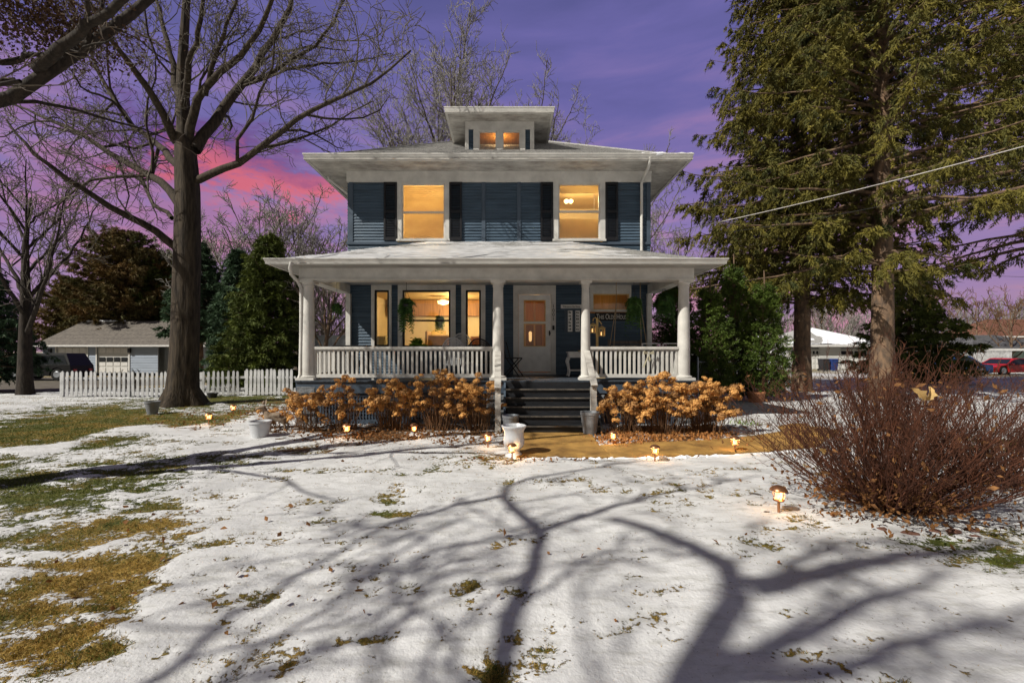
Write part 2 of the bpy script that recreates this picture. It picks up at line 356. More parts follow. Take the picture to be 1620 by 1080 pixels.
def turf_masks(x, y):
    x = np.asarray(x, float); y = np.asarray(y, float)
    ys = np.maximum(y, 1.2); px = X0+x/ys*FPX; py = Y0+EYE/ys*FPX
    n = fbm(x*2.2+40, y*2.2+40, 4); nl = fbm(x*.5+11, y*.5+5, 3); nf = fbm(x*9+3, y*9+1, 3)
    c = np.zeros_like(x); g = np.full_like(x, .3); wsum = np.full_like(x, .05)
    for (cx, cy, rx, ry, t, s, gr) in TURF:
        b = blob(px, py, cx, cy, rx, ry, t)*s; c = np.maximum(c, b); g = g+b*gr*2; wsum = wsum+b*2
    g = g/(wsum+1-np.clip(wsum, 0, 1))+(fbm(x*3.1+60, y*3.1, 3)-.5)*1.3
    c = np.where(y > 1.2, c, .2)
    # snow streak through the left turf
    st = np.exp(-((py-(716-.14*px+8*np.sin(px/40.)))/7.)**2)*(px < 330)*(px > -200); c = c-st*1.2
    left = np.clip((700-px)/900, 0, 1)*.22
    far = np.clip((y-17)/10, 0, 1)*(.55+.25*(nl-.5))
    an = fbm(x*1.7+7, y*5.5+3, 4); c = c*.98+left*1.3+far+(n-.5)*1.2+(nf-.5)*1.3+(an-.5)*1.2+(nl-.5)*.25-.13
    # leaf litter beds
    bed = np.maximum(blob(px, py, 640, 678, 190, 22), blob(px, py, 1060, 684, 120, 20))
    bed = np.maximum(bed, blob(px, py, 450, 655, 60, 16)*.8)
    return c, np.clip(g, 0, 1), np.clip(bed*.62+(n-.5)*1.1+(nf-.5)*1.0+(an-.5)*.8, 0, 1)*(bed > .02)
def gh(x, y):
    x = np.asarray(x, float); y = np.asarray(y, float)
    h = (fbm(x*.25+3, y*.25+8, 2)-.5)*.10+(fbm(x*1.3, y*1.3, 3)-.5)*.065
    flat = np.clip((y-7.0)/1.5, 0, 1)*np.clip((14-y)/2, 0, 1)
    h = h*(1-.8*flat)
    return h-.25*np.clip((np.abs(y)-22)/20, 0, 1)-.34*np.clip((y-17)/9, 0, 1)*np.clip((-x-13.5)/5, 0, 1)*np.clip((52-y)/12, 0, 1)
def gz(x, y): return float(gh(x, y))
def ground():
    xs = np.concatenate([-np.geomspace(900, 14, 34)[:-1], np.linspace(-13.5, 13.5, 400), np.geomspace(14, 900, 34)[1:]])
    ys = np.concatenate([-np.geomspace(400, 3, 16), np.linspace(-2.5, 1.4, 16), np.linspace(1.5, 6, 130), np.linspace(6.05, 18, 190), np.geomspace(18.2, 1500, 40)])
    X, Y = np.meshgrid(xs, ys); c, g, bed = turf_masks(X, Y)
    fine = (fbm(X*6, Y*6, 4)-.5)
    Z = gh(X, Y)+.022*np.clip(1.2-c*2.2, 0, 1)*np.clip((40-Y)/20, 0, 1)+fine*.020
    pz = (X > .1)*(X < 6.2)*(Y > 6.4)*(Y < 9.2); Z = np.where(pz, np.minimum(Z, -.0), Z)
    nx = len(xs); ny = len(ys); i = np.arange(ny-1)[:, None]*nx+np.arange(nx-1)[None, :]; i = i.ravel()
    F = np.stack([i, i+1, i+nx+1, i+nx], 1)
    m = bpy.data.materials.new('snowy_lawn'); m.use_nodes = True; nt = m.node_tree; b = nt.nodes['Principled BSDF']; L = nt.links.new
    a1 = N(nt, 'ShaderNodeAttribute', attribute_name='turf'); a2 = N(nt, 'ShaderNodeAttribute', attribute_name='green'); a3 = N(nt, 'ShaderNodeAttribute', attribute_name='litter')
    tc = N(nt, 'ShaderNodeTexCoord')
    def nz(sc, det=6.0, st=(1, 1, 1), rg=.6):
        mp = N(nt, 'ShaderNodeMapping'); mp.inputs['Scale'].default_value = st; L(tc.outputs['Object'], mp.inputs[0])
        n = N(nt, 'ShaderNodeTexNoise', i_Scale=float(sc), i_Detail=det, i_Roughness=rg); L(mp.outputs[0], n.inputs['Vector']); return n.outputs[0]
    fineN = nz(26, 8); mid = nz(7); big = nz(1.1, 5)
    cov = mth(nt, 'ADD', a1.outputs['Fac'], mth(nt, 'MULTIPLY', mth(nt, 'SUBTRACT', fineN, .5), 2.6))
    cov = mth(nt, 'ADD', cov, mth(nt, 'MULTIPLY', mth(nt, 'SUBTRACT', mid, .5), .7))
    fac = ramp(nt, cov, [(.34, (0, 0, 0)), (.52, (1, 1, 1))])
    gcol = ramp(nt, nz(18), [(.3, (.035, .045, .012)), (.55, (.085, .09, .018)), (.75, (.16, .13, .035))])
    scol = ramp(nt, nz(22), [(.3, (.07, .045, .014)), (.5, (.24, .15, .035)), (.72, (.44, .29, .08))])
    turf = mixc(nt, a2.outputs['Fac'], scol, gcol)
    snow = ramp(nt, big, [(.3, (.42, .42, .425)), (.62, (.60, .60, .60))])
    snow = mixc(nt, ramp(nt, mid, [(.55, (0, 0, 0)), (.80, (.35, .35, .35))]), snow, (.36, .35, .31))
    sp = ramp(nt, nz(75, 3), [(.67, (0, 0, 0)), (.72, (1, 1, 1))]); sp2 = ramp(nt, nz(3.2, 4), [(.45, (0, 0, 0)), (.62, (.75, .75, .75))])
    snow = mixc(nt, mth(nt, 'MULTIPLY', sp, sp2), snow, (.13, .11, .07))
    st1 = nz(9, 6, (.45, 1.5, 1)); snow = mixc(nt, ramp(nt, st1, [(.50, (0, 0, 0)), (.68, (.55, .55, .55))]), snow, (.33, .325, .30))
    sp3 = ramp(nt, nz(38, 4), [(.635, (0, 0, 0)), (.68, (1, 1, 1))]); snow = mixc(nt, mth(nt, 'MULTIPLY', sp3, ramp(nt, nz(2.1, 4), [(.50, (0, 0, 0)), (.60, (.8, .8, .8))])), snow, (.12, .10, .055))
    base = mixc(nt, fac, snow, turf)
    lc = mth(nt, 'ADD', a3.outputs['Fac'], mth(nt, 'MULTIPLY', mth(nt, 'SUBTRACT', nz(14, 7), .5), 1.3))
    base = mixc(nt, ramp(nt, lc, [(.42, (0, 0, 0)), (.5, (1, 1, 1))]), base, ramp(nt, nz(30), [(.35, (.030, .019, .011)), (.55, (.12, .065, .030)), (.7, (.25, .14, .06))]))
    L(base, b.inputs['Base Color']); b.inputs['Roughness'].default_value = .75; b.inputs['Specular IOR Level'].default_value = .2
    bh = mth(nt, 'ADD', mth(nt, 'MULTIPLY', nz(12, 8), .5), mth(nt, 'MULTIPLY', mth(nt, 'MULTIPLY', fineN, fac), 1.3)); bh = mth(nt, 'ADD', bh, mth(nt, 'MULTIPLY', nz(45, 4), .25))
    bp = N(nt, 'ShaderNodeBump', i_Strength=.75, i_Distance=.03); L(bh, bp.inputs['Height']); L(bp.outputs[0], b.inputs['Normal'])
    o = nmesh('ground', np.stack([X.ravel(), Y.ravel(), Z.ravel()], 1), [F], m, smooth=True, attrs={'turf': c.ravel(), 'green': g.ravel(), 'litter': bed.ravel()})
    tag(o, 'front lawn half covered in thin snow', None, kind='structure')
ground()
def tris(C, D, U, L, W):
    """leaf triangles: centre base C, direction D, side U, length L, width W -> V,F"""
    n = len(C); V = np.empty((n, 3, 3)); V[:, 0] = C-U*W[:, None]/2; V[:, 1] = C+U*W[:, None]/2; V[:, 2] = C+D*L[:, None]
    return V.reshape(-1, 3), np.arange(3*n).reshape(-1, 3)
def unit(a): return a/np.maximum(np.linalg.norm(a, axis=-1, keepdims=True), 1e-9)
def grass():
    rs = np.random.RandomState(3)
    n = 1500000
    y = 1.9+rs.rand(n)**2.2*13.5; x = (rs.rand(n)*2-1)*(y*1.18+.4)
    c, g, bed = turf_masks(x, y)
    inpath = (x > .1)*(x < 6.2)*(y > 6.5)*(y < 9.0)
    nf = fbm(x*26, y*26, 2)
    spr = fbm(x*.8+9, y*.8+2, 3)
    # thick in the turf, single tips elsewhere
    pr = np.clip((c-.30+(nf-.5)*.9)*1.6, 0, 1)*.42+np.clip((spr-.46)*5, 0, 1)*.06*(nf > .54)*(1+2*(x < 1))+.003
    k = (rs.rand(n) < pr)*(~inpath)*(bed < .3)
    x, y, g, c = x[k], y[k], g[k], c[k]
    for nm, sel in (('green_grass', rs.rand(len(x)) < np.clip(g*1.1, .12, 1)), ('straw_grass', None)):
        if sel is None: sel = ~prev
        prev = sel
        X, Y, C = x[sel], y[sel], c[sel]; m = len(X)
        L = (.010+.017*rs.rand(m))*(1+.4*(C > .5))*np.where(Y > 7, 1.3, 1); D = unit(np.stack([rs.randn(m)*.9, rs.randn(m)*.9, .35+rs.rand(m)*.9], 1)); U = unit(np.cross(D, np.stack([rs.randn(m), rs.randn(m), rs.randn(m)*.2], 1)))
        W = (.0030+.003*rs.rand(m))*np.where(Y > 5, 1.8, 1)
        V, F = tris(np.stack([X, Y, gh(X, Y)+.004+.010*(C < .5)], 1), D, U, L, W)
        o = nmesh(nm, V, [F], M['grass'] if nm[0] == 'g' else M['straw'])
        tag(o, 'green grass blades poking through the snow' if nm[0] == 'g' else 'straw coloured dead grass showing through the melting snow', 'grass', kind='stuff')
grass()
# walkway: slabs of tan concrete
def walkway():
    w = thing('walkway', (1, 7.6, 0), 'tan stained concrete walkway from the porch steps', None); del w['label']; w['kind'] = 'structure'
    def slab(poly, h=.025):
        n = len(poly); m = MB(); cx = sum(p[0] for p in poly)/n; cy = sum(p[1] for p in poly)/n
        q = [(p[0]+(cx-p[0])*.012, p[1]+(cy-p[1])*.012) for p in poly]
        m.v = [(x, y, -.1) for x, y in poly]+[(x, y, h-.01) for x, y in poly]+[(x, y, h) for x, y in q]
        m.f = [tuple(range(2*n, 3*n))]+[(i, (i+1) % n, n+(i+1) % n, n+i) for i in range(n)]+[(n+i, n+(i+1) % n, 2*n+(i+1) % n, 2*n+i) for i in range(n)]
        m.build('paving_slab', M['path'], w)
    a = GP(812, 724); b = GP(955, 725); c = GP(1000, 718)
    slab([(.12, 6.62), (1.52, 6.60), (1.50, 7.4), (1.60, 8.75), (-.10, 8.75), (-.05, 7.6)], .03)
    slab([(1.54, 6.60), (2.35, 6.72), (3.15, 6.86), (3.10, 7.75), (2.2, 7.62), (1.52, 7.42)], .026)
    slab([(3.17, 6.87), (4.10, 7.02), (4.0, 8.05), (3.12, 7.77)], .022)
    slab([(4.12, 7.03), (5.1, 7.35), (5.6, 7.9), (5.3, 8.7), (4.6, 8.3), (4.02, 8.06)], .024)
    slab([(5.62, 7.92), (6.6, 8.8), (6.4, 9.9), (5.6, 9.3), (5.32, 8.72)], .022)
walkway()
def snow_edge(pts, seed):
    rs = np.random.RandomState(seed); m = MB()
    for (xa, ya), (xb, yb) in zip(pts[:-1], pts[1:]):
        n = int(math.hypot(xb-xa, yb-ya)/.05); P = []; Rr = []
        for i in range(n+1):
            u = i/n; P.append((xa+(xb-xa)*u+rs.randn()*.012, ya+(yb-ya)*u+rs.randn()*.015, gz(xa, ya)+.005)); Rr.append(.015+.035*rs.rand())
        m.tube(P, Rr, 7)
    o = m.build('snow_edge', M['snow'], None, smooth=True); tag(o, 'crumbled snow piled along the walkway edge', None, kind='stuff')
snow_edge([(.10, 6.60), (1.53, 6.57), (2.35, 6.69), (3.16, 6.83), (4.11, 6.99), (5.1, 7.31)], 2)
def flat(name, pts, mt, z, label=None):
    m = MB(); m.v = [(x, y, z) for x, y in pts]+[(x, y, z-.4) for x, y in pts]; n = len(pts)
    m.f = [tuple(range(n))]+[(i, (i+1) % n, n+(i+1) % n, n+i) for i in range(n)]
    o = m.build(name, mt); o['kind'] = 'structure'; return o
flat('driveway', [(5.4, 11.2), (6.6, 9.9), (16, 10.1), (30, 10.6), (30, 12.6), (16, 12.2), (5.5, 12.4)], M['asph'], .012)
flat('street', [(14, 27), (90, 20), (90, 29), (14, 33)], M['asph'], -.18)
def side_road():
    ys = np.linspace(16.6, 35, 24); xs = np.linspace(0, 1, 20); V = []
    for y in ys:
        xr = -17.6-.10*(y-16.6); 
        for u in xs: x = -60+(xr+60)*u; V.append((x, y, gz(x, y)+.045))
    F = [(j*20+i, j*20+i+1, (j+1)*20+i+1, (j+1)*20+i) for j in range(23) for i in range(19)]
    o = nmesh('side_road', V, [np.array(F)], M['asph']); o['kind'] = 'structure'
side_road()
# ---------------------------------------------------------------- house
XC = -0.25; YW = 12.0; YC = 9.75; HW = 4.05
house = thing('house', (XC, YW, 0), 'two storey blue grey foursquare house with white trimmed front porch and lit windows', 'house')
WX0, WX1 = XC-HW, XC+HW
def wx(px): return PX(px, YW)
def wz(py): return PZ(py, YW)
Z2 = wz(289); ZS = 6.37; ZCEIL = 3.36; FL = .95
OPEN = []   # x0,x1,z0,z1 on the front wall
def siding(name, x0, x1, z0, z1, openings, Y, parent=house, pitch=.078, lap=.030):
    m = MB(); z = z0
    while z < z1-.005:
        zt = min(z+pitch, z1); cuts = [(a, b) for a, b, c, d in openings if c < zt-.004 and d > z+.004]
        segs = [(x0, x1)]
        for a, b in cuts:
            ns = []
            for s, e in segs:
                if b <= s or a >= e: ns.append((s, e)); continue
                if a > s: ns.append((s, a))
                if b < e: ns.append((b, e))
            segs = ns
        for s, e in segs:
            m.hexa([(s, Y-lap, z), (e, Y-lap, z), (e, Y+.02, z), (s, Y+.02, z), (s, Y-.004, zt+.001), (e, Y-.004, zt+.001), (e, Y+.02, zt+.001), (s, Y+.02, zt+.001)])
        z = zt
    return m.build(name, M['siding'], parent, kind='stuff')
def room(x0, x1, z0, z1, depth, power, parent, wallm='wall_in', col=(1, .76, .34), px=0, loc=None):
    m = MB(); y0 = YW+.10; y1 = y0+depth
    m.add([(x0, y1, z0), (x1, y1, z0), (x1, y1, z1), (x0, y1, z1)], [(0, 1, 2, 3)])
    m.add([(x0, y0, z0), (x0, y1, z0), (x0, y1, z1), (x0, y0, z1)], [(0, 1, 2, 3)])
    m.add([(x1, y0, z0), (x1, y1, z0), (x1, y1, z1), (x1, y0, z1)], [(0, 1, 2, 3)])
    m.add([(x0, y0, z0), (x1, y0, z0), (x1, y1, z0), (x0, y1, z0)], [(0, 1, 2, 3)])
    m.build('interior_wall', M[wallm], parent)
    MB().add([(x0, y0, z1), (x1, y0, z1), (x1, y1, z1), (x0, y1, z1)], [(0, 1, 2, 3)]).build('interior_ceiling', M['seams'], parent)
    ld = bpy.data.lights.new('room_lamp', 'POINT'); ld.energy = power; ld.color = col; ld.shadow_soft_size = .12
    lo = bpy.data.objects.new('room_lamp', ld); link(lo, parent)
    lc = loc or ((x0+x1)/2, y0+depth*.55, z1-.35)
    lo.location = np.array(lc)-rootloc(parent)
def sash_window(x0, x1, z0, z1, rail, cas, parent=house, Y=YW, frame=M['trim'], cast=M['trim'], fw=.035, csl=None, csr=None, top=.0, sill=True, label=None):
    """opening x0..x1,z0..z1; cas = casing width"""
    csl = cas if csl is None else csl; csr = cas if csr is None else csr
    zt = z1+top; win = MB(); yf = Y-.052
    win.box(x0-csl, x0, yf, Y+.04, z0, zt); win.box(x1, x1+csr, yf, Y+.04, z0, zt)
    if top: win.box(x0, x1, yf, Y+.04, z1, zt)
    w = win.build('window', cast, parent)
    if label: w['label'] = label
    if sill: box('sill', cast, w, x0-csl-.02, x1+csr+.02, Y-.085, Y+.04, z0-.055, z0-.002)
    f = MB(); a, b = Y-.012, Y+.05
    f.box(x0+.001, x0+fw, a, b, z0, z1-.001); f.box(x1-fw, x1-.001, a, b, z0, z1-.001); f.box(x0+fw, x1-fw, a, b, z0, z0+fw); f.box(x0+fw, x1-fw, a, b, z1-fw, z1-.001)
    if rail: f.box(x0+fw, x1-fw, a-.008, b, rail-.022, rail+.022)
    f.build('sash', frame, w)
    zs = [(z0+fw, rail-.022), (rail+.022, z1-fw)] if rail else [(z0+fw, z1-fw)]
    for c, d in zs: MB().add([(x0+fw, Y+.02, c), (x1-fw, Y+.02, c), (x1-fw, Y+.02, d), (x0+fw, Y+.02, d)], [(0, 1, 2, 3)]).build('pane', M['pane'], w)
    OPEN.append((x0-csl, x1+csr, z0-.05 if sill else z0, zt)); return w
# upper windows
wa = sash_window(wx(636), wx(704), wz(379), Z2-.03, wz(336), wx(636)-wx(629), csr=wx(711)-wx(704), top=.03, frame=M['trim'])
wb = sash_window(wx(883), wx(949), wz(379), Z2-.03, wz(335), wx(883)-wx(875), csr=wx(957)-wx(949), top=.03)
m = MB(); z = wz(377)
while z < Z2-.08:
    m.hexa([(wx(638), YW+.075, z), (wx(702), YW+.075, z), (wx(702), YW+.105, z+.060), (wx(638), YW+.105, z+.060), (wx(638), YW+.075, z+.004), (wx(702), YW+.075, z+.004), (wx(702), YW+.105, z+.064), (wx(638), YW+.105, z+.064)])
    z += .055
m.build('blind', M['blind'], wa, kind='stuff')
MB().box(wx(884), wx(948), YW+.08, YW+.085, wz(378), wz(345)).build('roller_shade', M['shade'], wb)
MB().box(wx(884), wx(948), YW+.08, YW+.12, wz(304), Z2-.05).build('valance', M['blind'], wb)
MB().tube([(wx(941), YW+.1, wz(304)), (wx(941), YW+.1, wz(330))], .006, 5).build('pull_cord', M['white'], wb)
room(wx(600), wx(740), 4.0, 6.3, 2.6, 140, house, loc=(wx(668), YW+1.4, 5.9))
room(wx(850), wx(985), 4.0, 6.3, 2.8, 75, house, loc=(wx(935), YW+1.0, 5.9))
m = MB()
for q in (896, 903): m.lathe(PX(q, 13.6), 13.6, [(.03, PZ(322, 13.6)), (.07, PZ(320, 13.6)), (.075, PZ(317, 13.6)), (.02, PZ(315, 13.6))], 12)
m.build('ceiling_lamp', M['bulb'], wb)
# shutters
for a, b in ((608, 628.6), (711.4, 731), (855, 874.6), (957.4, 977)):
    x0, x1, z0, z1 = wx(a), wx(b), wz(381), Z2-.01
    s = MB().box(x0, x0+.05, YW-.07, YW-.022, z0, z1).box(x1-.05, x1, YW-.07, YW-.022, z0, z1).box(x0+.05, x1-.05, YW-.07, YW-.022, z1-.07, z1).box(x0+.05, x1-.05, YW-.07, YW-.022, z0, z0+.08).box(x0+.05, x1-.05, YW-.07, YW-.022, wz(338), wz(334)).build('shutter', M['black'], house)
    lm = MB(); z = z0+.09
    while z < z1-.09:
        if not (wz(338)-.03 < z < wz(334)): lm.hexa([(x0+.05, YW-.06, z), (x1-.05, YW-.06, z), (x1-.05, YW-.03, z+.03), (x0+.05, YW-.03, z+.03), (x0+.05, YW-.06, z+.008), (x1-.05, YW-.06, z+.008), (x1-.05, YW-.03, z+.038), (x0+.05, YW-.03, z+.038)])
        z += .045
    lm.build('louvres', M['black'], s, kind='stuff')
# vertical boards, corner boards, water table
for a, b in ((552.6, 559), (762, 768), (818, 824), (1022.5, 1028.6)):
    box('corner_board' if a in (552.6, 1022.5) else 'vertical_trim_board', M['bluetrim'], house, wx(a), wx(b), YW-.04, YW+.03, wz(383), Z2-.002)
box('water_table', M['bluetrim'], house, WX0-.02, WX1+.02, YW-.055, YW+.03, wz(387), wz(383.3))
siding('siding', WX0, WX1, 3.40, Z2, OPEN+[(WX0-.01, wx(559), wz(383), 9), (wx(1022.5), 9, wz(383), 9)], YW)
box('frieze', M['trim'], house, WX0-.02, WX1+.02, YW-.05, YW+.03, Z2, ZS-.002)
box('frieze_moulding', M['trim'], house, WX0-.03, WX1+.03, YW-.08, YW-.052, ZS-.05, ZS-.003)
# side and back walls
DEP = 8.6; YB = YW+DEP
def side_siding(X, sgn):
    m = MB(); z = -.1
    while z < ZS:
        m.hexa([(X+sgn*.024, YW+.021, z), (X+sgn*.024, YB, z), (X-sgn*.02, YB, z), (X-sgn*.02, YW+.021, z), (X+sgn*.004, YW+.021, z+.079), (X+sgn*.004, YB, z+.079), (X-sgn*.02, YB, z+.079), (X-sgn*.02, YW+.021, z+.079)]); z += .078
    m.build('side_siding', M['siding'], house, kind='stuff')
side_siding(WX0+.001, -1); side_siding(WX1-.001, 1)
box('rear_wall', M['siding'], house, WX0+.03, WX1-.03, YB-.05, YB, -.1, ZS)
# soffit, gutters
OV = .84; EX0, EX1, EY0, EY1 = WX0-OV, WX1+OV, YW-OV, YB+OV
MB().box(EX0+.02, EX1-.02, EY0+.02, YW-.001, ZS, ZS+.03).box(EX0+.02, WX0-.001, YW, YB, ZS, ZS+.03).box(WX1+.001, EX1-.02, YW, YB, ZS, ZS+.03).box(EX0+.02, EX1-.02, YB+.001, EY1-.02, ZS, ZS+.03).build('soffit', M['trim_old'], house)
def gutter(x0, x1, y0, y1, z0, z1, parent, t=.10, name='gutter', sides='flrb'):
    pr = [(0, 0), (.02, -.0), (t*.8, .35*(z1-z0)), (t, .8*(z1-z0)), (t, z1-z0), (0, z1-z0)]
    h = z1-z0
    def mit(m, seg):
        # straight trough run with mitred ends; profile points outward o, height z
        pts = [(-.01, 0), (.035, 0), (.055, .25*h), (t*.85, .7*h), (t, .86*h), (t, h), (t-.015, h), (t-.02, h*.8), (-.01, h*.8)]
        a, b, out = seg; V = []
        for (P, s) in ((a, -1), (b, 1)):
            for o, zz in pts:
                d = Vector(b)-Vector(a); d.normalize()
                V.append((P[0]+out[0]*o+d.x*s*o, P[1]+out[1]*o+d.y*s*o, z0+zz))
        n = len(pts); m.add(V, [tuple(range(n)), tuple(range(2*n-1, n-1, -1))]+[(i, n+i, n+(i+1) % n, (i+1) % n) for i in range(n)])
    for s, seg in (('f', ((x0, y0, 0), (x1, y0, 0), (0, -1))), ('l', ((x0, y0, 0), (x0, y1, 0), (-1, 0))), ('r', ((x1, y0, 0), (x1, y1, 0), (1, 0))), ('b', ((x0, y1, 0), (x1, y1, 0), (0, 1)))):
        if s not in sides: continue
        m = MB(); d = (Vector(seg[1])-Vector(seg[0])).normalized(); mit(m, seg)
        m.build(name, M['trim'], parent)
gutter(EX0+.10, EX1-.10, EY0+.10, EY1-.1, ZS-.02, ZS+.145, house)
# downspout on the upper right
def pipe(pts, parent, r=.038):
    return MB().tube(pts, r, 10).build('downspout', M['trim'], parent, smooth=True)
pipe([P3(1028, 249, EY0+.05), P3(1028, 256, EY0+.06), P3(1025.5, 266, 11.35), P3(1017, 283, 11.75), (wx(1013.5), YW-.085, wz(292)), (wx(1013.5), YW-.085, wz(330)), (wx(1013.5), YW-.085, wz(402))], house)
pipe([(EX0+.2, YW+.3, ZS-.01), (EX0+.22, YW+.3, ZS-.08), (WX0-.09, YW+.3, ZS-.48), (WX0-.07, YW+.3, ZS-.7), (WX0-.07, YW+.3, 3.6)], house)
# main roof
RS = .585
def hiproof(name, x0, x1, y0, y1, z, s, mt, parent, th=.03):
    t = min(x1-x0, y1-y0)/2; ax, bx = x0+t, x1-t; ay, by = y0+t, y1-t; zt = z+s*t
    V = [(x0, y0, z), (x1, y0, z), (x1, y1, z), (x0, y1, z), (ax, ay, zt), (bx, ay, zt), (bx, by, zt), (ax, by, zt)]
    m = MB().add(V, [(0, 1, 5, 4), (1, 2, 6, 5), (2, 3, 7, 6), (3, 0, 4, 7)])
    m.add([(v[0], v[1], v[2]-th) for v in V[:4]]+V[:4], [(0, 1, 5, 4), (1, 2, 6, 5), (2, 3, 7, 6), (3, 0, 4, 7)])
    return m.build(name, mt, parent)
def shingle_face(m, a, b, c, d, n, th=.014):
    """courses from bottom edge a->b to top edge d->c"""
    a, b, c, d = map(Vector, (a, b, c, d)); nn = (b-a).cross(d-a).normalized()
    if nn.z < 0: nn = -nn
    for i in range(n):
        t0, t1 = i/n, (i+1)/n
        p0, p1, p2, p3 = a.lerp(d, t0), b.lerp(c, t0), b.lerp(c, t1), a.lerp(d, t1)
        m.add([p0+nn*th, p1+nn*th, p2+nn*.002, p3+nn*.002, p0+nn*0, p1+nn*0], [(0, 1, 2, 3), (4, 5, 1, 0)])
roof = hiproof('roof', EX0+.03, EX1-.03, EY0+.03, EY1-.03, ZS+.035, RS, M['shingle'], house)
t = (EX1-EX0-.06)/2; ax = EX0+.03+t; zt = ZS+.035+RS*t; ya = EY0+.03+t; yb = EY1-.03-t
m = MB()
shingle_face(m, (EX0+.03, EY0+.03, ZS+.04), (EX1-.03, EY0+.03, ZS+.04), (ax, ya, zt+.005), (ax, ya, zt+.005), 36)
shingle_face(m, (EX0+.03, EY1-.03, ZS+.04), (EX0+.03, EY0+.03, ZS+.04), (ax, ya, zt+.005), (ax, yb, zt+.005), 36)
shingle_face(m, (EX1-.03, EY0+.03, ZS+.04), (EX1-.03, EY1-.03, ZS+.04), (ax, yb, zt+.005), (ax, ya, zt+.005), 36)
m.build('shingles', M['shingle'], roof, kind='stuff')
for sx in (-1, 1):
    x = ax+sx*(t-.03)
    MB().tube([(ax+sx*(t-k*t/12), EY0+.05+k*t/12, ZS+.06+RS*k*t/12) for k in range(12)], .035, 6).build('hip_ridge', M['shingle'], roof)
# snow lying in the gutter at the right corner
def lump_strip(name, pts, w, h, mt, parent, seed=1):
    rs = np.random.RandomState(seed); P = []
    for a, b in zip(pts[:-1], pts[1:]):
        k = max(2, int((Vector(b)-Vector(a)).length/.12))
        P += [Vector(a).lerp(Vector(b), i/k) for i in range(k)]
    P.append(Vector(pts[-1])); rad = [.35*w+.65*w*rs.rand() for _ in P]; rad[0] = rad[-1] = .01
    m = MB().tube([p+Vector((0, 0, .3*h*rs.rand())) for p in P], rad, 8); return m.build(name, mt, parent, smooth=True)
lump_strip('roof_snow', [(EX1-1.4, EY0+.05, ZS+.12), (EX1-.05, EY0+.05, ZS+.14), (EX1-.05, EY0+.6, ZS+.13)], .06, .04, M['snow'], roof, 3)
lump_strip('roof_snow', [(EX0+.1, EY0+.05, ZS+.115), (EX0+3.6, EY0+.05, ZS+.115)], .035, .02, M['snow'], roof, 4)
# ---------------------------------------------------------------- dormer
YD = 12.6; DX0, DX1 = PX(736, YD), PX(845, YD); DS = 8.02; DO = .53
dor = box('dormer', M['trim'], house, DX0, DX1, YD-.03, YD+.03, PZ(205.5, YD), DS-.001)
def dx(p): return PX(p, YD)
dz0 = PZ(250, YD)
for a, b in ((736, 741.5), (838.5, 845)): box('corner_post', M['trim'], dor, dx(a), dx(b), YD-.04, YD+.06, dz0, PZ(205.5, YD)-.001)
for a, b in ((741.5, 749), (831, 838.5)):
    siding('dormer_siding', dx(a), dx(b), dz0, PZ(205.5, YD), [], YD, parent=dor, pitch=.055)
for a, b, c, d in ((749, 757.5, 785.5, 789), (791.5, 795, 823, 831)):
    x0, x1 = dx(b), dx(c); z0, z1 = PZ(239, YD), PZ(208, YD)
    m = MB().box(dx(a), x0, YD-.05, YD+.03, z0-.06, PZ(205.5, YD)-.001).box(x1, dx(d), YD-.05, YD+.03, z0-.06, PZ(205.5, YD)-.001).box(x0, x1, YD-.05, YD+.03, z1, PZ(205.5, YD)-.001).box(x0, x1, YD-.05, YD+.03, z0-.06, z0)
    m.build('dormer_window_frame', M['trim'], dor)
    MB().box(x0, x0+.03, YD-.01, YD+.03, z0, z1).box(x1-.03, x1, YD-.01, YD+.03, z0, z1).box(x0+.03, x1-.03, YD-.01, YD+.03, z1-.03, z1).box(x0+.03, x1-.03, YD-.01, YD+.03, z0, z0+.03).build('dormer_sash', M['trim'], dor)
    MB().add([(x0+.03, YD+.012, z0+.03), (x1-.03, YD+.012, z0+.03), (x1-.03, YD+.012, z1-.03), (x0+.03, YD+.012, z1-.03)], [(0, 1, 2, 3)]).build('dormer_pane', M['pane'], dor)
    MB().tube([(x0+.3, YD+.4, z0+.06), (x0+.42, YD+.42, z0+.28)], .012, 6).build('frame_leaning_inside', M['white'], dor)
box('mullion', M['trim'], dor, dx(789), dx(791.5), YD-.045, YD+.03, PZ(243, YD), PZ(205.5, YD)-.001)
for X, s in ((DX0, 1), (DX1, -1)):
    yy = EY0+.03+(DS-ZS)/RS
    MB().add([(X+s*.02, YD+.03, dz0-.4), (X+s*.02, yy, DS), (X+s*.02, YD+.03, DS)], [(0, 1, 2)]).build('dormer_cheek', M['siding'], dor)
yr = EY0+.03+(DS-ZS)/RS
MB().box(DX0-DO+.02, DX1+DO-.02, YD-DO+.02, yr-.06, DS, DS+.025).build('dormer_soffit', M['trim_old'], dor)
gutter(DX0-DO+.08, DX1+DO-.08, YD-DO+.08, yr+.1, DS-.01, DS+.15, dor, t=.08, name='dormer_gutter', sides='flr')
hd = hiproof('dormer_roof', DX0-DO+.03, DX1+DO-.03, YD-DO+.03, YD-DO+3.2, DS+.04, .12, M['shingle'], dor)
